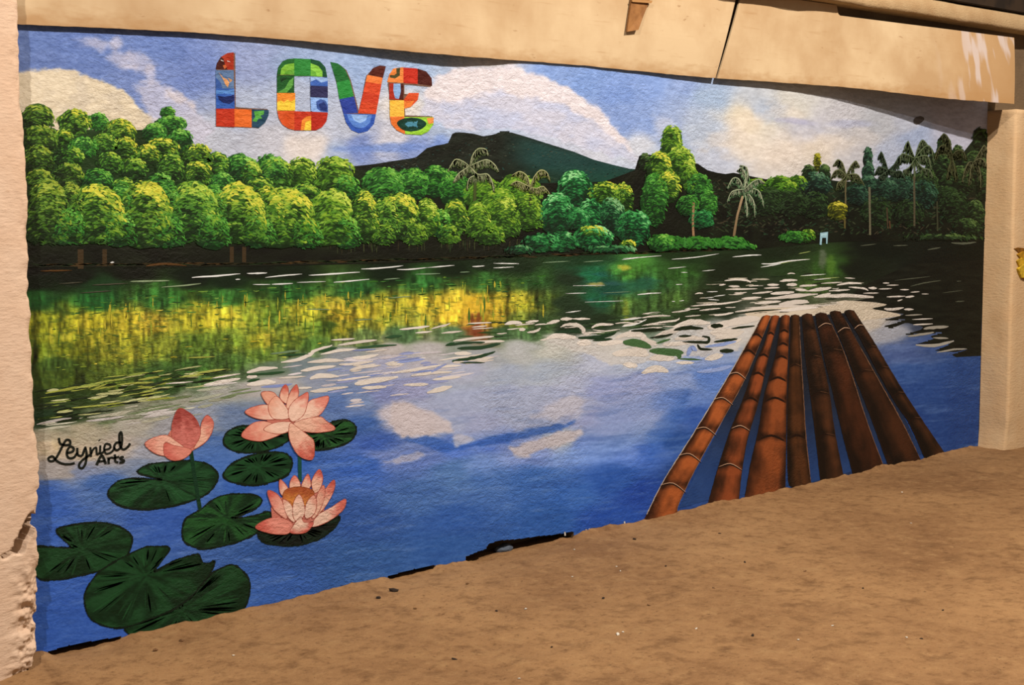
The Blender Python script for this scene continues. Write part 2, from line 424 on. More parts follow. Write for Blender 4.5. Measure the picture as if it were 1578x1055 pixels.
vs = [bm.verts.new((x, -0.0525, z)) for x, z in zip(fx_, fz_)]; vs2 = [bm.verts.new((v.co.x, -0.047, v.co.z)) for v in vs]
bm.faces.new(vs); bm.faces.new(vs2[::-1])
for i in range(4): bm.faces.new((vs[i], vs2[i], vs2[(i + 1) % 4], vs[(i + 1) % 4]))
bmesh.ops.recalc_face_normals(bm, faces=bm.faces)
bm_obj('folded_edge', bm, mat_plain('brown_fold', (186, 132, 78)), strip)

# ------------------------------------------------------------------ paint engine (flat paint on the wall face)
MUR = bpy.data.objects.new('mural', None); COL.objects.link(MUR)
tag(MUR, 'lake landscape mural with lotus flowers, bamboo raft and LOVE lettering painted on the wall', 'mural')
Y0 = -0.0012
def paint_obj(name, px, py, dep, colr, faces, parent=MUR, quads=None):
    x, z = unproj(px, py, Y0)
    z = np.maximum(z, -0.01)
    co = np.stack([x, Y0 - np.asarray(dep, float) + 0 * x, z], -1)
    me = bpy.data.meshes.new(name)
    if quads is not None:
        me.vertices.add(len(co)); me.vertices.foreach_set('co', co.ravel())
        me.loops.add(quads.size); me.loops.foreach_set('vertex_index', quads.ravel().astype(np.int32))
        me.polygons.add(len(quads)); me.polygons.foreach_set('loop_start', np.arange(0, quads.size, 4, dtype=np.int32))
        me.polygons.foreach_set('loop_total', np.full(len(quads), 4, np.int32)); me.update(calc_edges=True)
    else:
        me.from_pydata(co.tolist(), [], faces); me.update()
    a = me.color_attributes.new('Col', 'FLOAT_COLOR', 'POINT')
    c4 = np.ones((len(co), 4)); c4[:, :3] = paint_alb(colr)
    a.data.foreach_set('color', c4.ravel())
    return link(name, me, PAINT, parent)

def inside_spans(poly, y):
    xs = []
    n = len(poly)
    for i in range(n):
        x0, y0 = poly[i]; x1, y1 = poly[(i + 1) % n]
        if (y0 <= y < y1) or (y1 <= y < y0):
            xs.append(x0 + (y - y0) / (y1 - y0) * (x1 - x0))
    xs.sort(); return xs
def catmull(pts, closed=True, n=5):
    P = [np.array(p, float) for p in pts]; out = []
    m = len(P)
    for i in range(m if closed else m - 1):
        if closed: p0, p1, p2, p3 = P[i - 1], P[i], P[(i + 1) % m], P[(i + 2) % m]
        else: p0, p1, p2, p3 = P[max(i - 1, 0)], P[i], P[i + 1], P[min(i + 2, m - 1)]
        for k in range(n):
            t = k / n
            out.append(0.5 * ((2 * p1) + (p2 - p0) * t + (2 * p0 - 5 * p1 + 4 * p2 - p3) * t * t + (3 * p1 - p0 - 3 * p2 + p3) * t ** 3))
    if not closed: out.append(P[-1])
    return [tuple(p) for p in out]

class PM:
    """collects painted shapes given in photograph pixels on the wall"""
    def __init__(s): s.px = []; s.py = []; s.d = []; s.c = []; s.f = []
    def vert(s, x, y, d, c):
        s.px.append(x); s.py.append(y); s.d.append(d); s.c.append(c); return len(s.px) - 1
    def fill(s, poly, col, d, step=2.0, cell=5.0):
        ys = [p[1] for p in poly]; y0, y1 = min(ys), max(ys)
        n = max(2, int((y1 - y0) / step)); e = 1e-4
        edges = np.linspace(y0, y1, n + 1)
        X = []; Y = []; base = len(s.px)
        for a, b in zip(edges[:-1], edges[1:]):
            A = inside_spans(poly, a + e); B = inside_spans(poly, b - e)
            if len(A) != len(B) or len(A) % 2:
                A = B = inside_spans(poly, (a + b) / 2)
            for k in range(0, len(A) - 1, 2):
                wd = max(A[k + 1] - A[k], B[k + 1] - B[k])
                m = max(1, int(wd / cell))
                for i in range(m + 1):
                    t = i / m
                    X.append(A[k] + (A[k + 1] - A[k]) * t); Y.append(a)
                    X.append(B[k] + (B[k + 1] - B[k]) * t); Y.append(b)
                st = base + len(X) - 2 * (m + 1)
                for i in range(m):
                    q = st + 2 * i
                    s.f.append((q, q + 1, q + 3, q + 2))
        X = np.array(X); Y = np.array(Y)
        C = col(X, Y) if callable(col) else np.tile(np.array(col, float), (len(X), 1))
        s.px += X.tolist(); s.py += Y.tolist(); s.d += [d] * len(X); s.c += [tuple(q) for q in C]
    def ribbon(s, pts, wid, col, d, taper=True, n=4, jag=0.0, col2=None):
        P = catmull(pts, False, n) if len(pts) > 2 else [tuple(np.array(pts[0], float) + (np.array(pts[1], float) - np.array(pts[0], float)) * t / 6) for t in range(7)]
        m = len(P); prev = None
        for i, (x, y) in enumerate(P):
            a = P[max(i - 1, 0)]; b = P[min(i + 1, m - 1)]
            tx, ty = b[0] - a[0], b[1] - a[1]; l = math.hypot(tx, ty) or 1
            nx, ny = -ty / l, tx / l
            t = i / (m - 1)
            w_ = wid(t) if callable(wid) else wid
            if taper: w_ *= max(0.12, math.sin(math.pi * min(max(t, 0.02), 0.98)) ** 0.55)
            j1 = random.uniform(-jag, jag); j2 = random.uniform(-jag, jag)
            c = col if col2 is None else tuple(np.array(col) * (1 - t) + np.array(col2) * t)
            v0 = s.vert(x + nx * (w_ / 2 + j1), y + ny * (w_ / 2 + j1), d, c); v1 = s.vert(x - nx * (w_ / 2 + j2), y - ny * (w_ / 2 + j2), d, c)
            if prev: s.f.append((prev[0], prev[1], v1, v0))
            prev = (v0, v1)
    def dab(s, x, y, ln, ang, wd, c, d, bend=0.0):
        ca, sa = math.cos(ang), math.sin(ang)
        pts = [(-.5, 0), (-.2, .5), (.2, .45), (.5, 0), (.2, -.5), (-.2, -.5)]
        ids = []
        for u, v in pts:
            yy = v * wd + bend * ln * (0.25 - u * u); xx = u * ln
            ids.append(s.vert(x + xx * ca - yy * sa, y + xx * sa + yy * ca, d, c))
        s.f.append(tuple(ids))
    def build(s, name, parent=MUR, kind=None):
        o = paint_obj(name, np.array(s.px), np.array(s.py), np.array(s.d), np.array(s.c), s.f, parent)
        if kind: o['kind'] = kind
        return o

def sdf_poly(poly, X, Y):
    """signed distance in pixels, negative inside"""
    d = np.full(X.shape, 1e9); ins = np.zeros(X.shape, bool); n = len(poly)
    for i in range(n):
        x0, y0 = poly[i]; x1, y1 = poly[(i + 1) % n]
        ex, ey = x1 - x0, y1 - y0
        t = np.clip(((X - x0) * ex + (Y - y0) * ey) / (ex * ex + ey * ey + 1e-9), 0, 1)
        d = np.minimum(d, (X - x0 - t * ex) ** 2 + (Y - y0 - t * ey) ** 2)
        c = ((y0 <= Y) & (Y < y1)) | ((y1 <= Y) & (Y < y0))
        ins ^= c & (X < x0 + (Y - y0) / (y1 - y0 + 1e-12) * ex)
    d = np.sqrt(d); return np.where(ins, -d, d)
def blend(C, m, col):
    return C * (1 - m[..., None]) + np.array(col, float) * m[..., None]
def poly_mask(poly, X, Y, soft, rag=0.0, rs=0.05):
    xs = [p[0] for p in poly]; ys = [p[1] for p in poly]; pad = soft + rag + 3
    m = np.zeros(X.shape)
    sel = (X > min(xs) - pad) & (X < max(xs) + pad) & (Y > min(ys) - pad) & (Y < max(ys) + pad)
    if not sel.any(): return m
    x, y = X[sel], Y[sel]
    d = sdf_poly(poly, x, y) + (fbm(x * rs, y * rs * 1.6, 4) - 0.5) * 2 * rag
    m[sel] = smooth(soft, -soft, d); return m
def blob(X, Y, cx, cy, rx, ry, rot=0.0, soft=0.5, rag=0.35, rs=0.05):
    ca, sa = math.cos(rot), math.sin(rot)
    u = ((X - cx) * ca + (Y - cy) * sa) / rx; v = (-(X - cx) * sa + (Y - cy) * ca) / ry
    r = np.sqrt(u * u + v * v) + (fbm(X * rs, Y * rs * 1.5, 4) - 0.5) * 2 * rag
    return smooth(1 + soft, 1 - soft, r)
def rbf(samples, X, Y, ax=0.6, p=3.2):
    num = np.zeros(X.shape + (3,)); den = np.zeros(X.shape)
    for x, y, r, g, b in samples:
        d2 = ((X - x) * ax) ** 2 + (Y - y) ** 2 + 14.0
        wv = d2 ** (-p / 2)
        num += wv[..., None] * np.array([r, g, b], float); den += wv
    return num / den[..., None]

# canvas grids follow the wall; columns spaced evenly as seen, rows every few millimetres
def canvas(name, py_top_l, py_bot_l, colour, rows, cols=740, bottom_z=None):
    gx, _ = unproj(np.linspace(22, 1526, cols), np.full(cols, 500.0), Y0)
    gx = np.clip(gx, -0.06, L + 0.0); gx[0] = -0.06; gx[-1] = L
    _, z1 = unproj(40.0, py_top_l, Y0)
    z0 = bottom_z if bottom_z is not None else unproj(40.0, py_bot_l, Y0)[1]
    gz = np.linspace(float(z1), float(z0), rows)
    GX, GZ = np.meshgrid(gx, gz)
    px, py = project(np.stack([GX, np.full(GX.shape, Y0), GZ], -1))
    C = colour(px, py)
    qx = (GX[:-1, :-1] + GX[1:, 1:]) / 2; qz = (GZ[:-1, :-1] + GZ[1:, 1:]) / 2; keep = np.ones(qx.shape, bool)
    for n_ in NOTCH:           # paint is gone where the wall foot has broken away
        keep &= ~((qx > n_[0][0]) & (qx < n_[-1][0]) & (qz < np.interp(qx, [p[0] for p in n_], [p[1] for p in n_])))
    me = grid_mesh(GX, np.full(GX.shape, Y0), GZ, name, keep=keep.ravel())
    a = me.color_attributes.new('Col', 'FLOAT_COLOR', 'POINT')
    c4 = np.ones((GX.size, 4)); c4[:, :3] = paint_alb(np.clip(C, 0, 255)).reshape(-1, 3)
    a.data.foreach_set('color', c4.ravel())
    return link(name, me, PAINT, MUR)

# ------------------------------------------------------------------ painted sky
SKY = [(60, 60, 102, 122, 173), (110, 60, 102, 122, 175), (250, 75, 108, 128, 181), (300, 110, 115, 132, 183), (260, 130, 122, 138, 186), (60, 95, 102, 120, 169),
       (390, 100, 150, 158, 192), (460, 95, 150, 165, 195), (560, 100, 150, 168, 200), (640, 105, 160, 178, 205), (385, 170, 176, 180, 196), (470, 150, 178, 182, 198),
       (330, 215, 190, 188, 195), (420, 215, 198, 192, 196), (470, 225, 222, 206, 195), (540, 195, 190, 190, 200), (560, 225, 125, 140, 189), (640, 228, 135, 150, 195), (520, 240, 170, 178, 198),
       (600, 215, 205, 198, 202), (620, 170, 222, 208, 196), (680, 190, 175, 185, 205), (720, 150, 205, 198, 200), (780, 130, 225, 210, 198), (820, 170, 195, 195, 206), (880, 200, 198, 197, 206),
       (930, 230, 205, 202, 208), (760, 180, 180, 188, 206), (850, 110, 135, 158, 205), (900, 125, 130, 155, 205), (950, 150, 128, 152, 204), (1000, 130, 134, 156, 204), (1000, 190, 140, 160, 205),
       (960, 190, 138, 158, 204), (1060, 140, 148, 165, 205), (1040, 200, 160, 172, 204), (990, 230, 200, 202, 210), (1100, 150, 165, 180, 202), (1080, 200, 185, 190, 202), (1110, 240, 190, 190, 200),
       (1150, 185, 228, 208, 177), (1180, 170, 178, 182, 192), (1220, 165, 210, 200, 186), (1150, 215, 222, 205, 185), (1240, 195, 190, 184, 189), (1200, 235, 222, 204, 187), (1260, 225, 216, 198, 179),
       (1290, 190, 196, 188, 187), (1330, 210, 196, 186, 181), (1350, 190, 180, 176, 177), (1330, 245, 190, 182, 181), (1400, 190, 186, 184, 192), (1410, 210, 165, 172, 194), (1450, 190, 190, 182, 192), (1500, 190, 188, 180, 192), (1480, 215, 188, 182, 192), (1370, 240, 178, 180, 194)]
def sky_col(X, Y):
    wx = X + (fbm(X * .02, Y * .03, 3) - .5) * 40; wy = Y + (fbm(X * .025 + 40, Y * .03, 3) - .5) * 26
    C = rbf(SKY, wx, wy, 0.75, 3.6)
    # left cream cloud
    m = poly_mask([(0, 112), (40, 109), (75, 105), (110, 108), (135, 118), (158, 124), (185, 137), (205, 152), (216, 168), (232, 178), (260, 188), (300, 250), (0, 330)], X, Y, 3, 5, 0.09)
    C = blend(C, m, (226, 203, 170))
    C = blend(C, m * smooth(.45, .75, fbm(X * .04, Y * .06)) * .6, (205, 185, 160))
    for a in [(150, 68, 28, 9, .1), (180, 66, 10, 10, 0), (188, 92, 20, 12, .3), (215, 95, 24, 14, .35), (232, 112, 7, 18, 0)]:
        C = blend(C, blob(X, Y, a[0], a[1], a[2], a[3], a[4], .5, .6, .09) * .62, (208, 196, 204))
    m = poly_mask([(205, 128), (240, 124), (262, 134), (285, 146), (300, 160), (302, 176), (330, 195), (300, 240), (240, 200), (222, 160)], X, Y, 4, 7, .08)
    C = blend(C, m * .75, (202, 193, 204))
    C = blend(C, poly_mask([(255, 138), (282, 146), (301, 160), (300, 170), (280, 158), (258, 150)], X, Y, 5, 6, .08) * .7, (224, 205, 198))
    # big middle cloud: bright rim, greyer body
    rim = [(655, 150), (668, 122), (690, 112), (720, 106), (760, 103), (790, 103), (812, 110), (838, 114), (850, 130), (880, 136), (897, 152), (925, 166), (940, 185), (958, 208), (972, 232), (985, 250), (940, 240), (860, 215), (780, 195), (740, 200), (690, 195), (650, 175)]
    m = poly_mask(rim, X, Y, 3, 6, .07); d = np.clip(smooth(.30, .66, fbm(X * .035 + 5, Y * .05)), 0, 1)
    C = blend(C, m * .85, (196, 195, 214))
    m2 = poly_mask([(655, 150), (668, 122), (690, 112), (720, 106), (760, 103), (790, 103), (812, 110), (838, 114), (850, 130), (880, 136), (897, 152), (925, 166), (940, 185), (958, 208), (972, 232), (950, 215), (915, 185), (870, 165), (825, 150), (770, 140), (720, 150), (690, 160)], X, Y, 5, 8, .07)
    C = blend(C, m2 * .85, (236, 217, 210))
    C = blend(C, m * d * .35, (232, 214, 208))
    # right hand warm clouds
    for a in [(1150, 190, 34, 16, -.3), (1120, 212, 40, 14, -.2), (1210, 172, 26, 12, .2), (1180, 235, 70, 16, 0), (1270, 220, 50, 14, .1), (985, 225, 26, 20, -.6), (1025, 200, 16, 20, -.6)]:
        C = blend(C, blob(X, Y, a[0], a[1], a[2], a[3], a[4], .55, .55, .06) * .42, (226, 205, 184) if a[0] > 1100 else (222, 214, 214))
    C = blend(C, blob(X, Y, 1230, 187, 26, 5, .1, .5, .5) * .6, (165, 160, 185)); C = blend(C, blob(X, Y, 1310, 190, 30, 6, 0, .5, .5) * .5, (160, 160, 185))
    C = blend(C, blob(X, Y, 590, 228, 70, 7, -.03, .5, .4) * .75, (112, 138, 200)); C = blend(C, blob(X, Y, 680, 222, 16, 14, 0, .5, .4) * .6, (112, 140, 205))
    # scumbled brush marks
    t = (fbm(X * .12 + 3, Y * .30, 3) - .5) * 34 + (fbm(X * .35, Y * .5, 2) - .5) * 22
    return C + t[..., None]
sky = canvas('sky', -14, 400, sky_col, 250)

# ------------------------------------------------------------------ painted lake
LAKE = [tuple(map(int, q.split(','))) for q in '''
60,412,12,14,8;200,415,15,18,10;400,412,14,20,10;600,408,15,25,12;750,403,22,35,18;900,395,25,50,25;1050,392,28,46,20;1200,385,25,35,18;1350,380,18,22,14;1500,378,15,20,12
120,425,14,18,10;300,425,14,22,12;450,425,16,26,12;600,420,16,30,14;700,414,18,30,15;800,412,24,40,20;60,440,14,22,10;150,440,26,52,24;350,436,18,32,16
60,460,32,74,30;150,460,34,84,34;250,458,48,96,36;350,453,52,98,38;450,447,48,100,40;550,447,42,92,40;650,435,46,96,40;750,430,52,98,40;830,430,45,80,35;880,430,30,45,26;910,425,28,100,62;940,440,24,70,52;975,418,80,140,50;985,435,40,90,60;1040,420,48,84,32;1120,420,26,34,18;1220,413,40,58,28;1280,412,50,80,30;1320,415,22,26,16;1450,415,18,20,14;1505,420,14,16,12
62,500,132,132,34;100,500,140,138,34;140,500,182,168,42;190,500,165,150,40;230,497,190,162,48;300,490,180,168,46;340,490,190,175,48;385,485,140,150,45;420,485,110,140,45;470,480,180,172,48;530,482,212,178,50;560,480,190,170,48;600,475,190,176,48;660,468,205,178,50;700,470,212,176,50;735,470,218,172,46;770,470,200,172,46;810,468,165,160,45;838,465,90,110,42;870,465,35,52,30;890,480,34,50,30;925,462,32,96,60;960,470,80,110,48;1000,470,66,96,44;1040,462,75,105,45;1090,460,34,42,24;1200,450,36,44,28;1260,440,60,80,34;1300,450,34,40,26;1400,450,24,26,18;1500,450,16,18,12
62,545,100,112,32;100,540,120,124,32;140,530,140,136,36;85,560,60,80,30;200,540,140,136,38;250,530,128,134,40;300,530,96,120,40;350,525,110,130,42;400,525,150,150,44;450,520,138,146,46;500,505,96,120,40;530,505,175,164,46;580,500,150,150,50;640,495,160,156,52;700,490,205,170,50;735,495,176,112,46;735,510,130,72,38;760,490,200,160,48;800,495,120,130,50;840,500,60,84,44;880,505,32,44,26;930,495,30,44,24;1000,495,36,50,26;1060,490,40,54,28;1120,480,34,44,28;1200,475,60,62,44
65,585,60,74,26;120,585,70,84,26;180,580,90,104,34;250,575,56,84,34;300,570,60,92,36;350,560,78,108,44;400,545,104,128,46;440,535,110,132,50;480,530,84,116,48;560,520,110,130,70;620,515,80,110,66;700,512,84,110,70;780,512,70,100,60;820,515,80,110,64
66,620,40,54,22;130,612,46,62,24;200,602,60,78,28;260,596,52,76,34;320,590,70,96,50;370,580,90,110,70;420,568,100,116,90;470,560,120,130,130;530,550,148,148,150;600,540,190,176,168;660,540,186,176,170;710,530,140,146,130;740,548,170,168,166;800,540,188,184,178;850,530,208,200,186;900,530,206,198,186;950,525,206,198,184;985,530,120,140,110;1020,520,150,160,140;1060,520,150,165,178;1090,520,200,194,190;1130,510,214,202,192;1160,495,214,200,184;1300,480,216,196,168;1340,495,210,192,172;1370,510,176,172,176
68,648,28,48,26;110,640,50,66,34;160,636,110,116,84;220,628,140,138,112;280,618,160,154,134;340,606,172,166,154;390,598,180,170,162;430,590,186,174,168;490,580,150,152,165;540,570,150,154,171;600,562,172,168,186;660,562,190,180,184;720,570,180,178,192;780,575,172,176,189;850,570,178,182,191;920,560,192,192,206;980,555,190,194,208;1030,550,190,194,210;1080,550,150,165,204
70,668,178,162,136;130,662,184,168,142;200,655,182,170,152;260,655,166,160,160;310,640,150,152,163;360,640,114,129,158;420,640,81,108,161;520,620,91,115,165;560,615,123,138,172;590,610,133,138,179;640,600,160,158,189;700,610,168,172,188;760,615,172,176,189;830,610,182,184,193;880,600,190,190,208;930,600,160,165,202;990,590,164,169,204;1050,585,150,164,204;1090,580,96,129,196
80,690,206,180,148;130,700,202,178,148;180,690,196,176,156;230,700,166,162,168;220,720,133,138,153;300,720,76,106,156;330,690,79,108,158;440,700,60,95,156;560,650,64,98,161;580,680,66,96,167;612,640,206,192,194;640,655,204,194,202;690,650,172,174,189;750,655,166,165,196;800,640,176,180,193;860,630,196,194,210;890,640,160,164,200;950,650,148,160,202;1000,650,152,164,204;1050,620,110,138,200;1070,640,62,96,169
90,725,170,158,150;130,725,140,142,160;160,745,72,100,147;260,745,68,100,154;400,740,57,91,154;560,720,62,96,160;600,705,123,133,175;650,705,114,128,175;700,685,96,123,189;760,672,80,111,189;820,690,150,158,198;860,680,184,186,193;800,700,133,142,182;900,690,120,142,198;960,690,118,142,200;1010,690,72,106,177;1040,680,48,84,150
75,760,62,92,150;75,800,58,90,152;250,800,58,88,148;450,850,55,85,133;560,800,55,85,137;650,760,79,108,153;700,730,93,121,160;750,730,79,110,158;820,740,68,104,158;880,760,62,100,158;950,740,51,87,149;990,760,40,70,138;700,800,57,91,146
75,900,58,90,152;90,960,56,88,150;130,930,56,88,152;220,960,56,88,152;420,900,62,94,150;560,860,58,91,137;700,840,55,89,139;850,800,53,91,146;930,800,46,80,148
1395,545,80,98,146;1430,530,76,94,138;1400,570,62,92,150;1430,600,48,78,138;1480,570,50,80,138;1490,620,46,76,136;1450,650,44,74,134;1500,670,44,74,134;1420,500,66,72,88;1080,730,34,62,116;1120,700,38,66,120;1250,700,42,66,104;1300,700,38,56,90'''.replace('\n', ';').strip(';').split(';')]
def lake_col(X, Y):
    wx = X + (fbm(X * .03, Y * .09, 3) - .5) * 26; wy = Y + (fbm(X * .02 + 30, Y * .12, 3) - .5) * 14
    C = rbf(LAKE, wx, wy, 0.55, 4.2)
    # zone of tree reflections: vertical dry brush; then wind ripples along the water
    green = smooth(20, 60, C[..., 1] - C[..., 2]) * smooth(395, 430, Y)
    v = fbm(X * .11, Y * .022, 3) - .5
    v2 = fbm(X * .28 + 8, Y * .10, 3) - .5
    C = C * (1 + green[..., None] * (1.1 * v + 1.0 * v2)[..., None])
    yel = smooth(.52, .66, fbm(X * .09 + 60, Y * .05, 4)) * green * smooth(120, 150, C[..., 0])
    C = blend(C, yel * .4, (222, 190, 60))
    dk = smooth(.56, .70, fbm(X * .10 + 20, Y * .32, 3)) * green
    C = blend(C, dk * .45, (40, 62, 24))
    for a in [(735, 508, 7, 12, 0, (128, 62, 36)), (728, 492, 2.5, 10, 0, (112, 56, 32)), (738, 488, 3, 9, 0, (116, 60, 34)), (735, 470, 26, 10, 0, (226, 178, 52)), (962, 412, 9, 4, 0, (205, 185, 60)), (918, 438, 13, 3, 0, (196, 170, 90)), (1268, 398, 6, 14, 0, (100, 106, 84)), (1280, 410, 7, 16, 0, (84, 120, 40)), (965, 478, 5, 16, 0, (130, 140, 50))]:
        C = blend(C, blob(X, Y, *a[:5], .5, .5, .15) * .75, a[5])
    # cloud reflections
    def q(t): return [(500 + float(p.split(',')[0]) / 2.818, 560 + float(p.split(',')[1]) / 2.818) for p in t.split()]
    S = [(q('330,150 450,160 600,110 800,90 1100,110 1190,170 1120,240 1000,280 800,300 650,340 560,355 545,300 480,250'), (170, 173, 198), 5, .7),
         (q('278,200 300,170 345,158 400,185 470,215 540,255 562,300 480,308 400,316 340,328 295,295'), (212, 193, 188), 4, .9),
         (q('900,230 1000,170 1080,128 1135,160 1110,220 1000,248'), (206, 194, 196), 6, .7),
         (q('560,350 545,322 610,345 700,322 850,295 1000,268 1085,250 1060,282 950,315 800,338 650,368 520,380 380,345 300,330 400,320 500,318'), (60, 98, 170), 3, .85),
         (q('550,300 600,310 660,330 620,352 570,358'), (198, 190, 196), 3, .8),
         (q('805,372 850,345 950,315 1050,290 1112,280 1126,310 1060,340 960,375 870,405 820,397'), (208, 192, 190), 3, .9),
         (q('262,428 330,400 430,384 470,394 400,420 300,432'), (192, 182, 192), 3, .8),
         (q('600,440 680,400 780,400 860,420 800,460 700,480 620,470'), (150, 162, 198), 9, .55),
         (q('960,420 1060,370 1200,330 1300,300 1400,260 1440,300 1300,380 1120,440'), (140, 162, 204), 10, .5),
         ([(960, 513), (988, 513), (1000, 525), (1020, 528), (1040, 505), (1095, 494), (1097, 505), (1130, 490), (1172, 485), (1150, 520), (1138, 540), (1100, 548), (1060, 550), (1000, 556), (960, 566), (930, 558), (900, 545), (860, 530), (845, 525), (870, 518), (900, 522), (930, 528), (950, 520)], (212, 200, 188), 2, .8),
         (q('1400,300 1500,200 1578,120 1578,230 1480,330 1420,420'), (66, 106, 178), 8, .6)]
    for poly, c, soft, a in S:
        C = blend(C, poly_mask(poly, X, Y, soft, 6, .07) * a, c)
    sl = Y + X * .12
    blue = smooth(-10, 50, C[..., 2] - C[..., 0])
    k = blue * smooth(660, 720, Y) * smooth(1060, 980, X)
    C = C * (1 + k[..., None] * np.array([.0, .07, .15]))
    st = fbm(X * .018, sl * .14, 4)
    C = blend(C, smooth(.58, .78, st) * blue * .22, (140, 162, 204))
    C = blend(C, smooth(.44, .28, st) * blue * .22, (46, 76, 138))
    t = (fbm(X * .10, sl * .42, 3) - .5) * 22 + (fbm(X * .4, Y * .5, 2) - .5) * 14
    lum = np.clip(C.mean(-1) / 90, .25, 1.1)
    return C + (t * lum)[..., None]
lake = canvas('lake', 400, None, lake_col, 400, bottom_z=-0.005)

